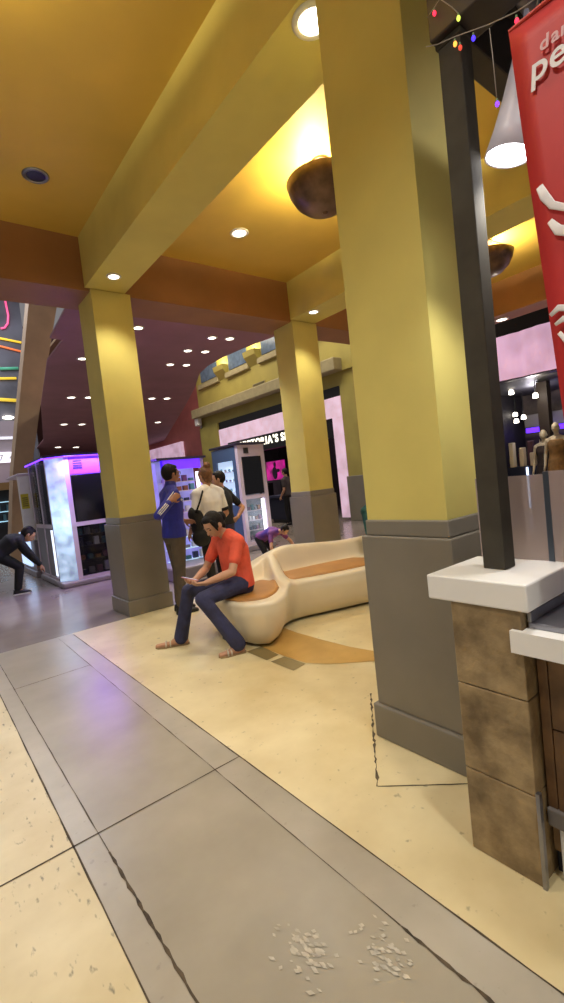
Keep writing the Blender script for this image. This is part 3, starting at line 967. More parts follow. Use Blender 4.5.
text_letters('dan', .05, (1.538, .556, 2.614), (0, -1, 0), (0, 0, 1), M_bt2, bn, .001, .001, .12, .07)
# plain white printed shapes lower on the banner
sw = MB()
sw.tube([(1.545, .585, 2.258), (1.545, .574, 2.225), (1.545, .555, 2.19), (1.545, .52, 2.165), (1.545, .47, 2.16)], [.010, .013, .011, .010, .008], 10)
sw.tube([(1.545, .565, 2.15), (1.545, .545, 2.115), (1.545, .50, 2.09), (1.545, .45, 2.10)], [.008, .014, .016, .01], 10)
for v_ in sw.v:
    v_.x = 1.536 + (v_.x - 1.545) * .12
sw.build('printed_swirl', M_bt, bn, smooth=True)
sw = MB()
sw.tube([(1.545, .583, 1.885), (1.545, .56, 1.90), (1.545, .53, 1.89), (1.545, .48, 1.86)], [.006, .01, .01, .008], 10)
sw.tube([(1.545, .572, 1.855), (1.545, .55, 1.865), (1.545, .52, 1.855)], [.005, .009, .008], 10)
sw.tube([(1.545, .563, 1.83), (1.545, .545, 1.80), (1.545, .52, 1.79)], [.006, .008, .008], 10)
for v_ in sw.v:
    v_.x = 1.536 + (v_.x - 1.545) * .12
sw.build('printed_stripe_swirl', M_bt, bn, smooth=True)


def string_lights(name, pts, bulbs, label):
    t = thing(name, label, 'string lights', pts[0])
    MB().tube(pts, .0015, 6).build('wire', mat('pale_wire', (170, 160, 150), .5), t, smooth=True)
    for (p, rgb, st) in bulbs:
        x, y, z = p
        MB().lathe(p, [(.003, .009), (.004, .004), (.004, 0)], 8).build('socket', mat('bulb_socket', (120, 150, 110), .5), t)
        MB().ell((x, y, z - .008), (.0065, 0, 0), (0, .0065, 0), (0, 0, .009), 10, 8).build('bulb', emis('bulb_%d_%d_%d' % rgb, rgb, st), t, smooth=True)


string_lights('string_lights', [(1.66, .975, 3.0), (1.66, .93, 2.975), (1.655, .86, 2.945), (1.65, .80, 2.915), (1.645, .74, 2.885), (1.64, .65, 2.85), (1.64, .58, 2.84), (1.64, .45, 2.85), (1.66, .2, 2.92), (1.66, -.2, 3.02)],
              [((1.655, .862, 2.93), (255, 150, 60), 2.5), ((1.65, .795, 2.895), (70, 50, 255), 2), ((1.64, .652, 2.832), (255, 50, 80), 2), ((1.655, .845, 2.905), (210, 70, 50), 1.2), ((1.66, .2, 2.91), (70, 220, 90), 2)], 'multicoloured fairy lights strung from the post to the banner')
string_lights('string_lights', [(1.67, .965, 3.1), (1.655, .94, 3.09), (1.65, .90, 3.1), (1.65, .86, 3.04), (1.65, .838, 3.0)],
              [((1.65, .925, 3.08), (255, 50, 80), 2.2), ((1.65, .84, 2.995), (210, 230, 90), 1.6)], 'short strand of fairy lights over the top of the post')
string_lights('string_lights', [(1.66, .745, 2.885), (1.66, .742, 2.8), (1.66, .74, 2.665)],
              [((1.66, .74, 2.65), (110, 50, 255), 2.6)], 'single violet fairy light hanging below the others')

# ------------------------------------------------------------------ kiosks
M_frame = mat('mauve_white_kiosk_frame', (206, 190, 204), .35)
M_scr = mat('black_kiosk_screen', (10, 10, 14), .12)
M_purp = emis('violet_lit_header', (96, 38, 240), 1.3, base=(120, 70, 220), var=.25, scale=4)
M_lit = emis('white_lit_graphic', (190, 216, 244), .75, var=.55, scale=5)
M_kbase = mat('grey_kiosk_base', (150, 142, 146), .35, .2)
M_kglass = glassy('dark_kiosk_glass', (24, 24, 30), .35, .05)
M_kin = mat('dark_kiosk_inside', (34, 32, 38), .6)
STOCK = [mat('stock_%s' % n, c, .5) for n, c in (('teal', (60, 110, 120)), ('plum', (120, 70, 110)), ('grey', (130, 128, 134)), ('white', (205, 205, 212)), ('rust', (140, 84, 60)), ('navy', (44, 50, 86)))]


def shelves(parent, x0, x1, y0, y1, zs, rnd, axis='x', n=6, hmax=.12, glow=None):
    for z in zs:
        MB().box(x0, x1, y0, y1, z - .012, z).build('shelf', glow or M_kin, parent)
        for k in range(n):
            h = rnd.uniform(.35, 1) * hmax
            if axis == 'x':
                w = (x1 - x0) / n
                a = x0 + k * w + w * .15
                MB().box(a, a + w * .65, y0 + .05, y0 + .12, z, z + h, .006).build('stock_box', rnd.choice(STOCK), parent)
            else:
                w = (y1 - y0) / n
                a = y0 + k * w + w * .15
                MB().box(x0 + .05, x0 + .12, a, a + w * .65, z, z + h, .006).build('stock_box', rnd.choice(STOCK), parent)


rk_ = random.Random(21)
# kiosk at the left: lit corner, violet header, black screen, glass showcase below
K = thing('vending_kiosk', 'tall kiosk with violet lit top, glowing white corner panel and black screen', 'kiosk', (2.35, 9.4, 0))
MB().box(1.83, 3.0, 8.56, 10.35, 0, .10, .03).build('base', M_kbase, K)
fm = MB()
fm.box(2.10, 2.18, 8.60, 8.70, .10, 2.28)
fm.box(2.86, 2.95, 8.60, 8.70, .10, 2.28)
fm.box(2.10, 2.95, 8.595, 8.70, 1.03, 1.10)
fm.box(2.10, 2.95, 8.595, 8.70, .10, .15)
fm.box(1.86, 1.92, 8.86, 8.93, .10, 2.28)
fm.box(1.86, 1.92, 9.55, 9.62, .10, 2.28)
fm.box(1.86, 1.92, 10.28, 10.35, .10, 2.28)
fm.box(1.86, 1.92, 8.86, 10.35, 1.03, 1.10)
fm.box(1.86, 1.92, 8.86, 10.35, .10, .15)
fm.build('frame', M_frame, K)
MB().prism([(1.86, 8.86, .1), (2.10, 8.60, .1), (2.16, 8.66, .1), (1.92, 8.92, .1)], (0, 0, 2.14)).build('corner_light_panel', M_lit, K)
MB().box(2.18, 2.86, 8.60, 8.70, 1.93, 2.26).build('header', M_purp, K)
em = MB()
for k in range(4):
    em.box(2.25, 2.40, 8.592, 8.60, 2.03 + k * .04, 2.055 + k * .04)
em.build('emblem', mat('navy_emblem', (28, 18, 80), .5), K)
MB().box(2.20, 2.84, 8.595, 8.68, 1.11, 1.92, .006).build('screen', M_scr, K)
MB().box(2.18, 2.86, 8.61, 8.62, .15, 1.03).build('showcase_glass', M_kglass, K)
MB().box(1.95, 2.95, 8.95, 10.3, .1, 2.2).build('cabinet', M_kin, K)
shelves(K, 2.18, 2.86, 8.66, 8.94, (.17, .42, .66, .86), rk_, n=5, hmax=.17)
MB().prism([(1.84, 8.86, 2.26), (2.10, 8.58, 2.26), (2.98, 8.58, 2.26), (2.98, 10.4, 2.26), (1.84, 10.4, 2.26)], (0, 0, .04)).build('roof', mat('dark_kiosk_roof', (44, 36, 60), .4), K)
vt = MB().tube([(1.82, 10.35, 2.245), (1.82, 8.87, 2.245), (2.11, 8.545, 2.245), (2.98, 8.545, 2.245)], .014, 8).build('violet_tube', emis('violet_tube_glow', (110, 50, 255), 3.5), K)
MB().box(1.865, 1.875, 8.93, 9.55, 1.1, 2.2).build('side_glass', M_kglass, K)
MB().box(1.865, 1.875, 9.62, 10.28, 1.1, 2.2).build('side_glass', M_kglass, K)
MB().box(1.86, 1.90, 8.97, 9.10, .18, 1.0).build('side_light', emis('cool_side_light', (215, 228, 250), 1.6), K)
MB().box(1.87, 1.88, 9.14, 10.28, .15, 1.03).build('side_showcase', mat('grey_side_panel', (110, 108, 116), .3), K)
light('kiosk_violet_glow', 'AREA', (2.4, 8.47, 2.2), 36, (.42, .2, 1), shape='RECTANGLE', size=.9, size_y=.1)
light('kiosk_corner_glow', 'POINT', (1.75, 8.45, 1.2), 9, (.75, .85, 1), shadow_soft_size=.25)

K = thing('sales_cart', 'white cart with a yellow notice beyond the violet kiosk', 'cart', (1.95, 11.3, 0))
MB().box(1.80, 2.9, 10.62, 12.1, 0, .12, .02).build('base', M_kbase, K)
MB().box(1.84, 2.9, 10.66, 12.05, .12, .75, .02).build('lower_cabinet', mat('grey_cart_cabinet', (146, 142, 150), .4), K)
MB().box(1.70, 1.95, 10.66, 10.74, .75, 2.13, .04).build('end_panel', M_white, K)
MB().box(1.95, 2.4, 10.7, 10.74, 1.0, 2.05).build('side_panel', M_kin, K)
MB().box(1.70, 2.6, 10.64, 12.0, 2.08, 2.14, .02).build('canopy', M_frame, K)
MB().box(1.72, 1.86, 10.645, 10.665, 1.42, 1.72).build('yellow_notice', mat('yellow_notice', (206, 190, 50), .6), K)
gl = MB()
for k in range(5):
    gl.box(1.74, 1.84, 10.64, 10.645, 1.47 + k * .04, 1.49 + k * .04)
gl.build('notice_print', mat('notice_dark_print', (110, 100, 40), .6), K)
shelves(K, 1.98, 2.35, 10.66, 10.7, (1.1, 1.4, 1.7), rk_, n=3, hmax=.2)
MB().box(1.80, 1.84, 11.0, 12.0, .2, .9).build('blue_light', emis('pale_blue_light', (190, 215, 255), 1.2), K)

# violet kiosk behind the standing group
K = thing('vending_kiosk', 'violet lit kiosk with shelves of goods behind the man in blue', 'kiosk', (3.65, 7.6, 0))
MB().box(3.12, 4.15, 6.88, 8.4, 0, .22, .03).build('base', M_kbase, K)
fm = MB()
fm.box(3.32, 3.31, 7.32, 7.4, .22, 1.98)
fm.box(4.02, 4.08, 7.32, 7.4, .22, 1.98)
fm.box(3.32, 4.08, 7.32, 7.4, .95, 1.06)
fm.build('frame', mat('violet_kiosk_frame', (176, 160, 226), .4), K)
MB().box(3.31, 4.02, 7.6, 8.3, .22, 1.98).build('cabinet', emis('violet_lit_cabinet', (170, 172, 226), .55, base=(130, 110, 200), var=.2), K)
MB().box(3.31, 4.02, 7.32, 7.4, 1.82, 1.98).build('header', M_purp, K)
MB().box(3.2, 4.12, 7.28, 8.35, 1.98, 2.02).build('roof', mat('dark_kiosk_roof', (44, 36, 60), .4), K)
shelves(K, 3.32, 3.94, 7.38, 7.6, (1.08, 1.27, 1.45, 1.61), rk_, n=5, hmax=.11, glow=M_frame)
MB().box(3.94, 3.99, 7.35, 7.39, 1.08, 1.75).build('light_bar', emis('white_light_bar', (240, 240, 255), 3), K)
shelves(K, 3.32, 4.0, 7.38, 7.6, (.25, .45, .65), rk_, n=5, hmax=.14, glow=M_lit)
light('kiosk_shelf_glow', 'POINT', (3.55, 6.8, 1.5), 6, (.7, .6, 1), shadow_soft_size=.2)


# white kiosk with a black screen in front of the shop sign
K = thing('vending_kiosk', 'white kiosk with dark screen and blue side below the shop sign', 'kiosk', (5.72, 8.7, 0))
MB().box(5.370, 6.120, 8.160, 9.300, 0, .12, .02).build('base', M_kbase, K)
fm = MB()
fm.box(5.400, 5.480, 8.200, 8.300, .12, 2.25)
fm.box(5.980, 6.080, 8.200, 8.300, .12, 2.25)
fm.box(5.480, 5.980, 8.200, 8.300, 2.0, 2.25)
fm.box(5.480, 5.980, 8.200, 8.300, 1.1, 1.18)
fm.box(5.480, 5.980, 8.200, 8.300, .12, .2)
fm.build('frame', M_frame, K)
MB().box(5.490, 5.970, 8.185, 8.250, 1.2, 2.0, .006).build('screen', M_scr, K)
MB().box(5.550, 5.670, 8.190, 8.200, 2.07, 2.19).build('emblem', mat('black_emblem', (30, 28, 32), .5), K)
MB().lathe((5.61, 8.188, 2.13), [(.035, -.002), (.035, .002)], 16).build('emblem_ring', M_kglass, K)
MB().box(5.480, 6.080, 8.520, 9.220, .12, 2.2).build('cabinet', mat('pale_kiosk_inside', (150, 158, 172), .5), K)
shelves(K, 5.490, 5.920, 8.260, 8.520, (.22, .43, .64, .85), rk_, n=5, hmax=.13, glow=M_frame)
MB().box(5.480, 5.980, 8.210, 8.215, .2, 1.1).build('showcase_glass', glassy('clear_showcase_glass', (180, 200, 210), .12, .05), K)
MB().box(5.920, 5.970, 8.240, 8.280, .22, 1.08).build('light_bar', emis('white_light_bar', (240, 240, 255), 3), K)
sp_ = MB()
sp_.box(5.390, 5.420, 8.300, 9.250, .12, 1.0)
sp_.box(5.390, 5.420, 8.300, 9.250, 1.95, 2.23)
sp_.box(5.390, 5.420, 8.300, 8.420, 1.0, 1.95)
sp_.box(5.390, 5.420, 9.100, 9.250, 1.0, 1.95)
sp_.build('blue_side', mat('steel_blue_side', (70, 92, 128), .4), K)
MB().box(5.450, 5.480, 8.400, 9.120, 1.0, 1.96).build('side_back', emis('cool_lit_niche', (190, 215, 240), .8), K)
shelves(K, 5.400, 5.460, 8.440, 9.080, (1.05, 1.28, 1.5, 1.72), rk_, axis='y', n=4, hmax=.1, glow=M_frame)
MB().box(5.360, 6.120, 8.160, 9.300, 2.25, 2.3, .01).build('roof', mat('dark_kiosk_roof', (44, 36, 60), .4), K)
light('kiosk_showcase_glow', 'POINT', (5.72, 8.0, .7), 4, (.85, .9, 1), shadow_soft_size=.2)

fx = thing('security_light', 'small white box fixture high on the yellow pilaster', 'light fixture', (9.86, 17.8, 4.1))
MB().box(9.7, 9.9, 17.45, 17.74, 4.0, 4.32, .04).build('housing', M_white, fx)
MB().box(9.88, 9.93, 17.5, 17.62, 3.9, 4.02).build('bracket', M_steel, fx)

# ------------------------------------------------------------------ people
V3 = Vector
M_skin = mat('skin_tan', (196, 148, 118), .5, var=.03, scale=8)
M_skin2 = mat('skin_brown', (164, 116, 88), .5, var=.03, scale=8)
M_hair = mat('black_hair', (22, 17, 15), .6, var=.3, scale=30, bump=.2, bscale=80, spec=.25)
M_hairb = mat('light_brown_hair', (120, 82, 52), .5, var=.25, scale=30, bump=.4, bscale=80)
M_lip = mat('lips', (160, 84, 78), .45)
M_eye = mat('dark_eye', (24, 18, 16), .3)


def head(mb, c, f, u, s=1.):
    c, f, u = V3(c), V3(f).normalized(), V3(u).normalized()
    l = u.cross(f).normalized()
    u = f.cross(l).normalized()

    def fn(x, y, z):
        if z < 0:
            x *= 1 - .30 * (-z) ** 1.6
            if y < 0:
                y *= 1 - .28 * (-z)
            else:
                y = y * (1 - .04 * (-z)) + .06 * (-z)
        else:
            x *= 1 + .03 * z
        return x, y, z
    mb.ell(c, l * .076 * s, f * .096 * s, u * .118 * s, 22, 16, fn)
    mb.cone(c + f * .088 * s + u * .012 * s, c + f * .107 * s - u * .022 * s, .008 * s, .0135 * s, 8)
    for q in (1, -1):
        mb.ell(c + l * q * .078 * s - f * .008 * s - u * .008 * s, l * .011 * s, f * .020 * s, u * .031 * s, 8, 8)
    mb.cone(c + f * .089 * s - u * .055 * s + l * .016 * s, c + f * .089 * s - u * .055 * s - l * .016 * s, .0085 * s, .0085 * s, 8)
    for q in (1, -1):
        mb.cone(c + f * .083 * s + u * .028 * s + l * q * .045 * s, c + f * .091 * s + u * .03 * s + l * q * .016 * s, .0075 * s, .0075 * s, 8)
    return l, f, u


def face_parts(parent, c, f, u, s=1.):
    c, f, u = V3(c), V3(f).normalized(), V3(u).normalized()
    l = u.cross(f).normalized()
    u = f.cross(l).normalized()
    for q in (1, -1):
        MB().ell(c + f * .083 * s + u * .010 * s + l * q * .031 * s, l * .013 * s, f * .008 * s, u * .007 * s, 10, 6).build('eye', M_eye, parent, smooth=True)
        MB().cone(c + f * .086 * s + u * .034 * s + l * q * .046 * s, c + f * .095 * s + u * .035 * s + l * q * .016 * s, .0028 * s, .0036 * s, 6).build('eyebrow', M_hair, parent, smooth=True)
    MB().ell(c + f * .094 * s - u * .056 * s, l * .022 * s, f * .007 * s, u * .007 * s, 12, 6).build('mouth', M_lip, parent, smooth=True)


def hair_cap(c, f, u, s, m, parent, style='short', voxel=.009):
    c, f, u = V3(c), V3(f).normalized(), V3(u).normalized()
    l = u.cross(f).normalized()
    u = f.cross(l).normalized()
    mb = MB()
    mb.ell(c - f * .026 * s + u * .024 * s, l * .086 * s, f * .093 * s, u * .108 * s, 18, 12)
    mb.ell(c + f * .018 * s + u * .084 * s, l * .066 * s, f * .058 * s, u * .036 * s, 14, 8)
    for q in (1, -1):
        mb.cone(c + l * q * .074 * s + f * .028 * s + u * .05 * s, c + l * q * .076 * s + f * .022 * s - u * .012 * s, .015 * s, .008 * s, 8)
    if style == 'bun':
        mb.ell(c - f * .07 * s + u * .125 * s, l * .05 * s, f * .05 * s, u * .05 * s, 12, 8)
        mb.ell(c - f * .05 * s - u * .05 * s, l * .07 * s, f * .05 * s, u * .06 * s, 12, 8)
    if style == 'tied':
        mb.ell(c - f * .12 * s - u * .005 * s, l * .052 * s, f * .048 * s, u * .056 * s, 12, 8)
        for q in (1, -1):
            mb.cone(c + l * q * .070 * s + f * .045 * s + u * .07 * s, c + l * q * .076 * s + f * .046 * s - u * .03 * s, .018 * s, .009 * s, 8)
        mb.ell(c - f * .06 * s - u * .05 * s, l * .066 * s, f * .045 * s, u * .055 * s, 12, 8)
    return mb.build('hair', m, parent, voxel=voxel, smooth_it=3)


def hand(mb, w, d, nrm, thumb_side, curl=.5, s=1.):
    """palm + five fingers from wrist w along d; nrm is the palm's inner side; thumb_side +1/-1 along d x nrm"""
    w, d, nrm = V3(w), V3(d).normalized(), V3(nrm)
    nrm = (nrm - d * nrm.dot(d)).normalized()
    side = d.cross(nrm).normalized() * thumb_side
    mb.loft([(w - d * .02 * s, side * .027 * s, nrm * .020 * s), (w + d * .012 * s, side * .031 * s, nrm * .018 * s), (w + d * .05 * s, side * .040 * s, nrm * .0165 * s), (w + d * .085 * s, side * .041 * s, nrm * .0135 * s), (w + d * .094 * s, side * .034 * s, nrm * .009 * s)], 14)
    for k, (off, ln) in enumerate(((.030, .066), (.0105, .076), (-.0095, .071), (-.029, .055))):
        p = w + d * (.082 - .004 * abs(k - 1)) * s + side * off * s
        ang = curl * .45
        for fr, r0, r1 in ((.45, .0092, .0085), (.31, .0085, .0078), (.24, .0078, .0066)):
            dd = (d * math.cos(ang) + nrm * math.sin(ang) + side * off * 1.2).normalized()
            q = p + dd * ln * fr * s
            mb.cone(p, q, r0 * s, r1 * s, 8)
            p = q
            ang += curl * .75
    p = w + d * .022 * s + side * .028 * s
    q = p + (d * .6 + side * .75 + nrm * .35).normalized() * .036 * s
    mb.cone(p, q, .0125 * s, .0105 * s, 8)
    r = q + (d * .9 + side * .25 + nrm * .4).normalized() * .03 * s
    mb.cone(q, r, .0105 * s, .0092 * s, 8)
    t = r + (d * .95 + nrm * .45).normalized() * .024 * s
    mb.cone(r, t, .0092 * s, .0075 * s, 8)


def torso_secs(J, s, g=0., wide=1., belly=0.):
    """elliptic sections hip -> neck; g is added to every radius"""
    P, C, N = V3(J['pelvis']), V3(J['chest']), V3(J['neck'])
    lp = (V3(J['hipL']) - V3(J['hipR'])).normalized()
    lc = (V3(J['shL']) - V3(J['shR'])).normalized()
    out = []
    for t, rx, ry in ((-.32, .135, .10), (-.12, .168, .118), (.12, .170, .115), (.45, .150, .102 + belly), (.8, .160, .112 + belly * .6), (1.0, .172, .118), (1.25, .168, .105), (1.55, .135, .085), (1.8, .085, .068)):
        if t <= 1:
            c = P.lerp(C, t)
        else:
            c = C.lerp(N, t - 1 + .1)
        l = lp.lerp(lc, max(0, min(1, t))).normalized()
        axis = (C - P).normalized().lerp((N - C).normalized(), max(0, min(1, t - .5))).normalized()
        l = (l - axis * l.dot(axis)).normalized()
        b = axis.cross(l)
        out.append((c, l * (rx * s * wide + g), b * (ry * s + g)))
    return out


def shoulders(mb, J, s, g=0.):
    N = V3(J['neck'])
    for q in ('L', 'R'):
        S_ = V3(J['sh' + q])
        mb.cone(N.lerp(S_, .25), S_, .062 * s + g, .056 * s + g, 12)
        mb.cone(V3(J['chest']).lerp(S_, .55), S_, .085 * s + g, .058 * s + g, 12)


def build_person(label, loc, J, skin, s=1., voxel=.009, shirt=None, pants=None, sleeve=.55, cuff=None, hair=M_hair, hstyle='short', shoes=None, sandals=False, face=True, group=None, hands=None, wide=1., belly=0., trouser=1., collar=.0, name='person', pants_end=.93):
    t = thing(name, label, 'person', loc, group)
    J = {k: V3(v) for k, v in J.items()}
    hd, hf, hu = J['head'], J['face'], J['up']
    mb = MB()
    mb.loft(torso_secs(J, s, -.012, wide), 18)
    shoulders(mb, J, s, -.010)
    head(mb, hd, hf, hu, s)
    f_, u_ = hf.normalized(), hu.normalized()
    mb.cone(J['neck'] - (J['neck'] - J['chest']).normalized() * .03, hd - u_ * .06 * s - f_ * .015 * s, .056 * s, .052 * s, 14)
    for q in ('L', 'R'):
        S_, E_, W_ = J['sh' + q], J['el' + q], J['wr' + q]
        mb.cone(S_, E_, .048 * s, .038 * s, 12)
        mb.cone(E_, E_.lerp(W_, .35), .038 * s, .040 * s, 12)
        mb.cone(E_.lerp(W_, .35), W_, .040 * s, .026 * s, 12)
        H_, K_, A_ = J['hip' + q], J['kn' + q], J['an' + q]
        mb.cone(H_, K_, .078 * s, .054 * s, 12)
        mb.cone(K_, K_.lerp(A_, .35), .050 * s, .052 * s, 12)
        mb.cone(K_.lerp(A_, .35), A_, .052 * s, .034 * s, 12)
        T_ = J['toe' + q]
        fd = T_ - A_
        fd.z = 0
        heel = V3((A_.x, A_.y, A_.z)) - fd.normalized() * .035 * s
        solez = J.get('sole' + q, V3((0, 0, 0))).z
        mb.cone(V3((heel.x, heel.y, solez + .032 * s)), V3((T_.x, T_.y, solez + .022 * s)), .032 * s, .022 * s, 10)
        mb.cone(A_, V3((A_.x, A_.y, solez + .04 * s)) + fd * .3, .036 * s, .034 * s, 10)
        h = (hands or {}).get(q)
        if h:
            hand(mb, W_, h[0], h[1], h[2], h[3], s)
        else:
            d = (W_ - E_).normalized()
            hand(mb, W_, d, (J['pelvis'] - W_), 1 if q == 'L' else -1, .45, s)
    mb.build('body', skin, t, voxel=voxel, smooth_it=3)
    if face:
        face_parts(t, hd, hf, hu, s)
    hair_cap(hd, hf, hu, s, hair, t, hstyle, voxel=voxel)
    if shirt:
        mb = MB()
        secs = torso_secs(J, s, .016, wide, belly)
        mb.loft(secs[1 if trouser else 0:], 20)
        shoulders(mb, J, s, .012)
        for q in ('L', 'R'):
            S_, E_, W_ = J['sh' + q], J['el' + q], J['wr' + q]
            if sleeve <= 1:
                mb.cone(S_, S_.lerp(E_, sleeve), .062 * s, (.062 - .008 * sleeve) * s, 12)
            else:
                mb.cone(S_, E_, .062 * s, .054 * s, 12)
                mb.cone(E_, E_.lerp(W_, sleeve - 1), .054 * s, .042 * s, 12)
        if collar:
            mb.cone(J['neck'], J['neck'].lerp(hd, collar), .074 * s, .070 * s, 14)
        so_ = mb.build('shirt' if sleeve <= 1 else 'jacket', shirt, t, voxel=voxel, smooth_it=5)
        if cuff:
            for q in ('L', 'R'):
                S_, E_ = J['sh' + q], J['el' + q]
                a, b = S_.lerp(E_, sleeve - .02), S_.lerp(E_, sleeve + .12)
                MB().tube([a, b], .060 * s, 14).build('sleeve_trim', cuff, t, smooth=True)
    if pants:
        mb = MB()
        secs = torso_secs(J, s, .010, wide)
        mb.loft(secs[:3], 18)
        for q in ('L', 'R'):
            H_, K_, A_ = J['hip' + q], J['kn' + q], J['an' + q]
            mb.cone(H_, K_, .094 * s, .067 * s, 14)
            mb.cone(K_, K_.lerp(A_, .4), .066 * s, .062 * s, 12)
            mb.cone(K_.lerp(A_, .4), K_.lerp(A_, pants_end), .062 * s, (.056 if pants_end < 1 else .070) * s, 12)
        mb.build('trousers', pants, t, voxel=voxel, smooth_it=4)
    for q in ('L', 'R'):
        A_, T_ = J['an' + q], J['toe' + q]
        solez = J.get('sole' + q, V3((0, 0, 0))).z
        d = T_ - A_
        d.z = 0
        d.normalize()
        sd_ = V3((-d.y, d.x, 0))
        B0 = V3((A_.x, A_.y, solez)) - d * .07 * s
        Lf = (V3((T_.x, T_.y, solez)) - B0).length + .02 * s
        if shoes:
            mb = MB()
            secs = []
            for k, (t_, w, h) in enumerate(((0, .022, .03), (.04, .036, .07), (.2, .042, .085), (.42, .042, .07), (.7, .048, .05), (.92, .036, .035), (1.0, .016, .02))):
                c = B0 + d * Lf * t_ + V3((0, 0, h * .5 * s + .004))
                secs.append((c, sd_ * w * s, V3((0, 0, h * .56 * s))))
            mb.loft(secs, 14)
            sh = mb.build('shoe', shoes, t, smooth=True)
            MB().prism([B0 + d * Lf * a + sd_ * w * s + V3((0, 0, .001)) for a, w in ((.0, -.02), (.05, -.037), (.35, -.042), (.7, -.049), (.93, -.036), (1.01, 0), (.93, .036), (.7, .049), (.35, .042), (.05, .037), (.0, .02))], (0, 0, .018)).build('sole', shoes if shoes is not M_shoe_w else M_white, sh)
        elif sandals:
            sh = MB().prism([B0 + d * Lf * a + sd_ * w * s + V3((0, 0, .001)) for a, w in ((.0, -.02), (.05, -.035), (.35, -.036), (.7, -.046), (.93, -.036), (1.01, 0), (.93, .036), (.7, .046), (.35, .036), (.05, .035), (.0, .02))], (0, 0, .012)).build('sandal', sandals, t)
            c1 = B0 + d * Lf * .62
            st_ = MB()
            for a in (.55, .68):
                c1 = B0 + d * Lf * a
                st_.tube([c1 + sd_ * .044 * s + V3((0, 0, .012)), c1 + sd_ * .034 * s + V3((0, 0, .045)), c1 + V3((0, 0, .060)) * s, c1 - sd_ * .034 * s + V3((0, 0, .045)), c1 - sd_ * .044 * s + V3((0, 0, .012))], .007 * s, 8)
            st_.build('strap', mat('white_sandal_strap', (206, 196, 176), .5), sh, smooth=True)
    return t


M_shoe = mat('black_shoe', (22, 21, 22), .45)
M_shoe_w = mat('dark_trainer', (30, 30, 34), .5)
M_redt = mat('orange_red_cotton', (226, 90, 64), .75, var=.06, scale=7, bump=.25, bscale=22)
M_jean = mat('blue_denim', (46, 48, 80), .8, var=.18, scale=10, bump=.3, bscale=30)
M_blue = mat('royal_blue_track_fabric', (36, 42, 150), .55, var=.08, scale=8, bump=.2, bscale=20)
M_khaki = mat('dark_khaki_cloth', (84, 74, 62), .8, var=.08, scale=9)
M_wt = mat('white_cotton', (250, 247, 242), .8, var=.03, scale=9, bump=.2, bscale=20)
M_bk = mat('black_cloth', (20, 20, 24), .8, var=.15, scale=9)
M_teal = mat('dark_teal_cloth', (30, 84, 84), .75, var=.1, scale=9, bump=.3, bscale=24)

# seated woman in the foreground of the bench, looking down at her phone
woman = build_person(
    'seated woman in orange-red T-shirt and jeans looking at a phone on the bench', (2.2, 3.8, 0),
    dict(pelvis=(2.365, 3.82, .545), chest=(2.340, 3.82, .86), neck=(2.280, 3.82, 1.015), head=(2.150, 3.80, 1.125), face=(-.80, -.16, -.56), up=(-.55, -.05, .83),
         shL=(2.290, 3.645, .955), shR=(2.290, 3.995, .955), elL=(2.160, 3.585, .70), elR=(2.135, 4.03, .69), wrL=(1.945, 3.70, .635), wrR=(1.930, 3.87, .65),
         hipL=(2.345, 3.73, .545), hipR=(2.345, 3.91, .545), knL=(1.850, 3.61, .525), knR=(1.925, 4.02, .53), anL=(2.075, 3.50, .10), anR=(1.865, 4.165, .085),
         toeL=(1.93, 3.55, 0), toeR=(1.665, 4.28, 0)),
    M_skin, s=.99, voxel=.0065, shirt=M_redt, pants=M_jean, sleeve=.62, hair=M_hair, hstyle='tied', sandals=mat('tan_sandal_sole', (150, 124, 88), .6),
    hands={'L': ((-.93, .36, .02), (0, .45, .9), 1, .85), 'R': ((-.95, -.28, .0), (0, -.45, .9), -1, .85)}, belly=.018, pants_end=1.03)
ph = thing('mobile_phone', 'thin phone held in both hands of the seated woman', 'phone', (1.845, 3.785, .675))
c0 = V3((1.842, 3.785, .687))
ax, ay = V3((-.62, .05, .25)).normalized(), V3((.05, 1, 0)).normalized()
az = ax.cross(ay)
MB().obox(c0, ax * .07, ay * .036, az * .004).build('phone_case', mat('pink_phone_case', (190, 120, 130), .4), ph)
MB().obox(c0 + az * (.0045 if az.z > 0 else -.0045), ax * .064, ay * .032, az * .0008).build('phone_screen', emis('lit_phone_screen', (190, 200, 220), .8), ph)

# standing man in the blue track jacket
man = build_person(
    'standing man in blue track jacket with white sleeve stripes by the yellow column', (2.42, 5.25, 0),
    dict(pelvis=(2.42, 5.25, .96), chest=(2.43, 5.25, 1.31), neck=(2.44, 5.25, 1.50), head=(2.47, 5.25, 1.672), face=(.97, .02, -.06), up=(.03, 0, 1),
         shL=(2.44, 5.43, 1.43), shR=(2.39, 5.06, 1.425), elL=(2.45, 5.50, 1.14), elR=(2.135, 4.985, 1.215), wrL=(2.66, 5.42, 1.08), wrR=(2.295, 4.955, 1.37),
         hipL=(2.42, 5.34, .93), hipR=(2.42, 5.16, .93), knL=(2.46, 5.35, .51), knR=(2.40, 5.17, .51), anL=(2.43, 5.36, .09), anR=(2.37, 5.18, .09),
         toeL=(2.60, 5.33, 0), toeR=(2.54, 5.13, 0)),
    M_skin2, s=1.02, voxel=.008, shirt=M_blue, pants=M_khaki, sleeve=1.8, hair=M_hair, shoes=M_shoe, collar=.28,
    hands={'R': ((.78, .1, .42), (.1, .9, -.3), -1, .45)})


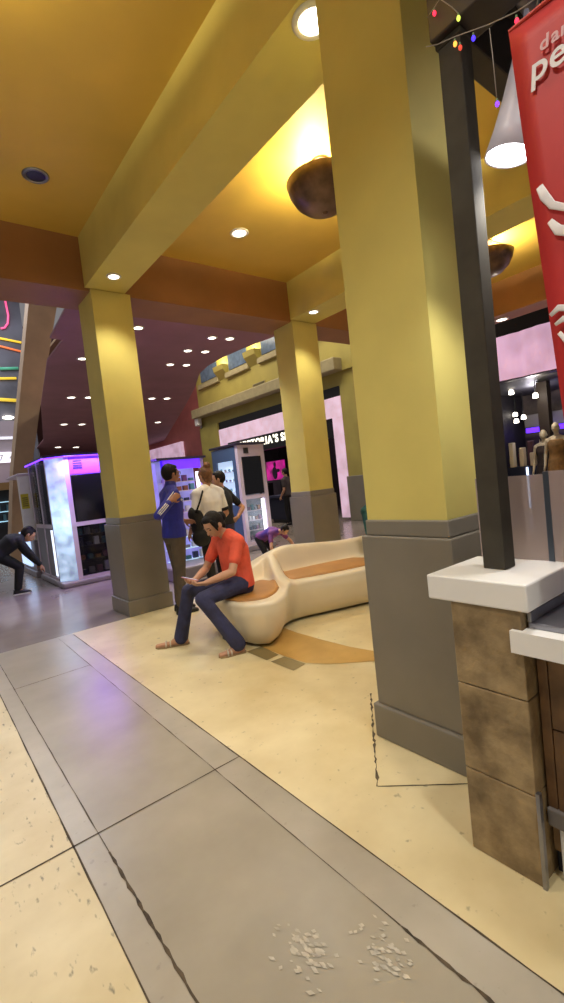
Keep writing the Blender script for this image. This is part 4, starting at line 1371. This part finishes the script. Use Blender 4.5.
def stripes(parent, S_, E_, W_, out, r1, r2):
    """three white lines down the outer side of a sleeve"""
    S_, E_, W_, out = V3(S_), V3(E_), V3(W_), V3(out).normalized()
    for k in (-1, 0, 1):
        pts = []
        for a, b, ra, rb in ((S_, E_, r1 + .004, r2 + .004), (E_, W_, r2 + .004, r2 - .002)):
            d = (b - a).normalized()
            o = (out - d * out.dot(d)).normalized()
            sd = d.cross(o)
            for t_ in ((0, .25, .5, .75, .95) if a is S_ else (.05, .25, .5, .7)):
                rr = ra + (rb - ra) * t_
                ang = k * .34
                pts.append(a.lerp(b, t_) + (o * math.cos(ang) + sd * math.sin(ang)) * rr)
        MB().tube(pts, .0055, 6).build('sleeve_stripe', M_wt, parent, smooth=True)


stripes(man, (2.39, 5.06, 1.425), (2.135, 4.985, 1.215), (2.295, 4.955, 1.37), (-.35, -1, .25), .060, .056)
g = MB()
hc = V3((2.47, 5.25, 1.672))
for q in (1, -1):
    c = hc + V3((.100, q * .034, .010))
    g.tube([c + V3((0, .026 * math.cos(a), .018 * math.sin(a))) for a in [i * 2 * PI / 12 for i in range(13)]], .0026, 6)
    g.tube([c + V3((0, q * .026, .004)), hc + V3((-.01, q * .082, .008))], .0024, 6)
g.build('glasses', M_black, man)
MB().ell((2.475, 5.055, 1.36), (.012, 0, 0), (0, .004, 0), (0, 0, .012)).build('chest_patch', M_wt, man)

# woman in white T-shirt, seen from behind
lw = build_person(
    'standing woman in white T-shirt with black trim seen from behind, hair pinned up', (3.12, 5.45, 0),
    dict(pelvis=(3.050, 5.45, .97), chest=(3.060, 5.46, 1.27), neck=(3.060, 5.46, 1.46), head=(3.060, 5.49, 1.622), face=(-.25, 1, -.08), up=(0, .02, 1),
         shL=(2.875, 5.43, 1.395), shR=(3.250, 5.49, 1.385), elL=(2.800, 5.40, 1.10), elR=(3.330, 5.50, 1.09), wrL=(2.790, 5.56, .90), wrR=(3.260, 5.66, .96),
         hipL=(2.960, 5.44, .94), hipR=(3.140, 5.46, .94), knL=(2.960, 5.46, .51), knR=(3.140, 5.48, .51), anL=(2.960, 5.42, .09), anR=(3.150, 5.44, .09),
         toeL=(2.920, 5.60, 0), toeR=(3.180, 5.62, 0)),
    M_skin, s=1.0, voxel=.009, shirt=M_wt, pants=M_bk, sleeve=.72, cuff=M_bk, hair=M_hairb, hstyle='bun', shoes=M_shoe, wide=1.04)

bk_person = build_person(
    'person in black T-shirt with a hand on the hip beside the white-shirted woman', (3.72, 5.95, 0),
    dict(pelvis=(3.570, 5.95, .93), chest=(3.570, 5.95, 1.23), neck=(3.560, 5.95, 1.41), head=(3.530, 5.95, 1.565), face=(-.8, .5, -.08), up=(-.02, .02, 1),
         shL=(3.420, 5.86, 1.34), shR=(3.710, 6.02, 1.34), elL=(3.370, 5.9, 1.05), elR=(3.890, 5.93, 1.10), wrL=(3.250, 6.0, .92), wrR=(3.730, 5.86, .97),
         hipL=(3.500, 5.91, .90), hipR=(3.640, 5.99, .90), knL=(3.490, 5.92, .49), knR=(3.650, 6.0, .49), anL=(3.500, 5.92, .085), anR=(3.670, 6.0, .085),
         toeL=(3.370, 6.02, 0), toeR=(3.550, 6.12, 0)),
    M_skin, s=.96, voxel=.010, shirt=M_bk, pants=M_jean, sleeve=.66, hair=M_hair, shoes=M_shoe, hands={'R': ((-.8, .1, -.3), (-.3, .6, 0), 1, .4)})

child = build_person(
    'small child in blue and orange shirt bending down behind the bench', (4.30, 5.75, 0),
    dict(pelvis=(4.20, 5.98, 0.590), chest=(4.27, 5.80, 0.660), neck=(4.32, 5.70, 0.675), head=(4.38, 5.60, 0.685), face=(.25, -.55, -.75), up=(.35, -.65, .55),
         shL=(4.41, 5.76, 0.650), shR=(4.17, 5.68, 0.660), elL=(4.52, 5.66, 0.498), elR=(4.08, 5.58, 0.473), wrL=(4.56, 5.56, 0.311), wrR=(4.09, 5.50, 0.274),
         hipL=(4.27, 6.0, 0.580), hipR=(4.13, 5.96, 0.580), knL=(4.32, 5.86, 0.324), knR=(4.14, 5.80, 0.324), anL=(4.27, 6.0, 0.068), anR=(4.12, 5.95, 0.068),
         toeL=(4.32, 5.86, 0), toeR=(4.15, 5.82, 0)),
    M_skin, s=.66, voxel=.008, shirt=mat('blue_orange_child_shirt', (52, 48, 160), .8, rgb2=(150, 70, 90), scale=4), pants=M_bk, sleeve=.6, hair=M_hair, shoes=M_shoe, face=True)

croucher = build_person(
    'person in black bending forward towards the violet kiosk at far left', (1.15, 9.15, 0),
    dict(pelvis=(1.00, 9.16, .72), chest=(1.24, 9.12, .90), neck=(1.38, 9.10, .95), head=(1.50, 9.08, .985), face=(.75, -.05, -.65), up=(.62, 0, .75),
         shL=(1.33, 9.28, .92), shR=(1.33, 8.95, .91), elL=(1.46, 9.28, .66), elR=(1.47, 8.98, .66), wrL=(1.60, 9.2, .46), wrR=(1.61, 9.02, .44),
         hipL=(1.0, 9.25, .70), hipR=(1.02, 9.07, .70), knL=(.74, 9.30, .40), knR=(1.30, 9.05, .47), anL=(.40, 9.32, .14), anR=(1.23, 9.05, .09),
         toeL=(.52, 9.30, 0), toeR=(1.40, 9.03, 0)),
    M_skin2, s=1.12, voxel=.011, shirt=M_bk, pants=M_bk, sleeve=1.9, hair=M_hair, shoes=M_shoe_w, wide=1.15)

teal = build_person(
    'person in dark teal top on the bench mostly hidden by the nearest column', (4.55, 3.7, 0),
    dict(pelvis=(4.450, 3.790, .56), chest=(4.450, 3.810, .88), neck=(4.450, 3.790, 1.06), head=(4.450, 3.750, 1.21), face=(.1, -.98, -.1), up=(0, -.1, 1),
         shL=(4.630, 3.790, .97), shR=(4.270, 3.830, .97), elL=(4.670, 3.680, .72), elR=(4.210, 3.750, .71), wrL=(4.550, 3.470, .64), wrR=(4.310, 3.470, .64),
         hipL=(4.540, 3.750, .555), hipR=(4.360, 3.750, .555), knL=(4.550, 3.290, .53), knR=(4.370, 3.250, .53), anL=(4.550, 3.130, .09), anR=(4.370, 3.080, .09),
         toeL=(4.560, 2.950, 0), toeR=(4.370, 2.900, 0)),
    M_skin, s=.98, voxel=.010, shirt=M_teal, pants=M_bk, sleeve=1.85, hair=M_hair, shoes=M_shoe)


def stander(x, y, f, H, label, shirt, pants, skin=M_skin):
    f = V3(f).normalized()
    l = V3((-f.y, f.x, 0))
    k = H / 1.75
    B = V3((x, y, 0))

    def P(a, b, z):
        return B + f * a * k + l * b * k + V3((0, 0, z * k))
    return build_person(label, (x, y, 0), dict(
        pelvis=P(0, 0, .94), chest=P(.01, 0, 1.27), neck=P(.01, 0, 1.46), head=P(.03, 0, 1.63), face=f * .98 + V3((0, 0, -.1)), up=(0, 0, 1),
        shL=P(0, .18, 1.39), shR=P(0, -.18, 1.39), elL=P(-.03, .22, 1.1), elR=P(.0, -.22, 1.1), wrL=P(.12, .2, .9), wrR=P(.16, -.17, .93),
        hipL=P(0, .09, .91), hipR=P(0, -.09, .91), knL=P(.04, .10, .49), knR=P(.02, -.1, .49), anL=P(0, .1, .085), anR=P(-.06, -.1, .085),
        toeL=P(.17, .12, 0), toeR=P(.11, -.12, 0)), skin, s=k, voxel=.014, shirt=shirt, pants=pants, sleeve=.62, shoes=M_shoe, face=False)


stander(9.0, 11.15, (-.3, 1, 0), 1.74, 'distant shopper in dark top standing before the magenta screen', mat('brown_grey_top', (70, 62, 62), .8), M_bk)
stander(8.9, 10.42, (-.4, .9, 0), 1.76, 'distant shopper in pale blue top half hidden by a yellow column', mat('pale_blue_top', (130, 150, 178), .8), M_bk)

# black bag and jacket carried by the woman in white
bg = thing('black_bag', 'black slouchy bag hanging between man in blue and woman in white', 'bag', (2.86, 5.40, 1.0))
mb = MB()
mb.ell((2.84, 5.42, 1.02), (.10, 0, 0), (0, .09, 0), (0, 0, .19), 14, 10)
mb.ell((2.86, 5.40, .84), (.13, 0, 0), (0, .08, 0), (0, 0, .13), 14, 10)
mb.ell((2.79, 5.42, 1.14), (.07, 0, 0), (0, .07, 0), (0, 0, .10), 14, 10)
mb.build('bag_body', mat('black_bag_fabric', (16, 15, 17), .7, var=.3, scale=10, bump=.5, bscale=14), bg, voxel=.012, smooth_it=3)
MB().tube([(2.80, 5.36, 1.16), (2.86, 5.33, 1.3), (2.93, 5.36, 1.42), (2.98, 5.46, 1.46), (2.96, 5.54, 1.38), (2.88, 5.5, 1.14)], .012, 8).build('strap', M_bk, bg, smooth=True)

# mannequins in the shop window
M_man = mat('pale_mannequin', (196, 184, 160), .4)


def mannequin(x, y, z0, H, label, cloth, f=(-1, 0, 0)):
    t = thing('mannequin', label, 'mannequin', (x, y, 0))
    f = V3(f).normalized()
    l = V3((-f.y, f.x, 0))
    B = V3((x, y, z0))

    def P(a, b, z):
        return B + f * a + l * b + V3((0, 0, z))
    J = dict(pelvis=P(0, 0, .62), chest=P(.02, 0, .94), neck=P(.01, 0, 1.13), hipL=P(0, .09, .6), hipR=P(0, -.09, .6), shL=P(0, .19, 1.06), shR=P(0, -.19, 1.06))
    mb = MB()
    mb.loft(torso_secs(J, .95, 0), 18)
    shoulders(mb, J, .95, -.01)
    mb.cone(P(0, 0, 1.12), P(.02, 0, 1.24), .05, .048, 12)
    head(mb, P(.03, 0, 1.30), f, (0, 0, 1), .98)
    for q, b in ((1, .2), (-1, -.2)):
        mb.cone(P(0, b * .95, 1.05), P(-.02, b * 1.25, .77), .045, .036, 12)
        mb.cone(P(-.02, b * 1.25, .77), P(.12, b * 1.1, .53), .036, .024, 12)
        hand(mb, P(.12, b * 1.1, .53), (f * .5 + V3((0, 0, -.8))), -l * q, -q, .3)
        mb.cone(P(0, q * .09, .6), P(0, q * .09, .1), .07, .045, 12)
        mb.cone(P(0, q * .09, .1), P(0, q * .09, -.15), .045, .04, 12)
    mb.build('figure', M_man, t, voxel=.012)
    mb = MB()
    s2 = torso_secs(J, .95, .02)
    mb.loft(s2[1:-1], 18)
    mb.loft([(P(0, 0, .66), l * .19, f * .14), (P(0, 0, .3), l * .24, f * .18), (P(0, 0, .02), l * .27, f * .2)], 18)
    mb.build('dress', cloth, t, voxel=.014)
    MB().lathe((x, y, 0), [(.2, 0), (.2, .02), (.03, .03), (.025, z0 + .1)], 20).build('stand', M_steel, t, smooth=True)


mannequin(11.02, 4.50, .48, 1.4, 'mannequin in dark dress in the shop window, partly behind the other', mat('dark_plum_dress', (50, 40, 38), .7, var=.3, scale=8))
mannequin(10.55, 4.06, .58, 1.4, 'mannequin in brown gathered dress nearest the window glass', mat('brown_gathered_dress', (128, 96, 52), .6, var=.2, scale=9))
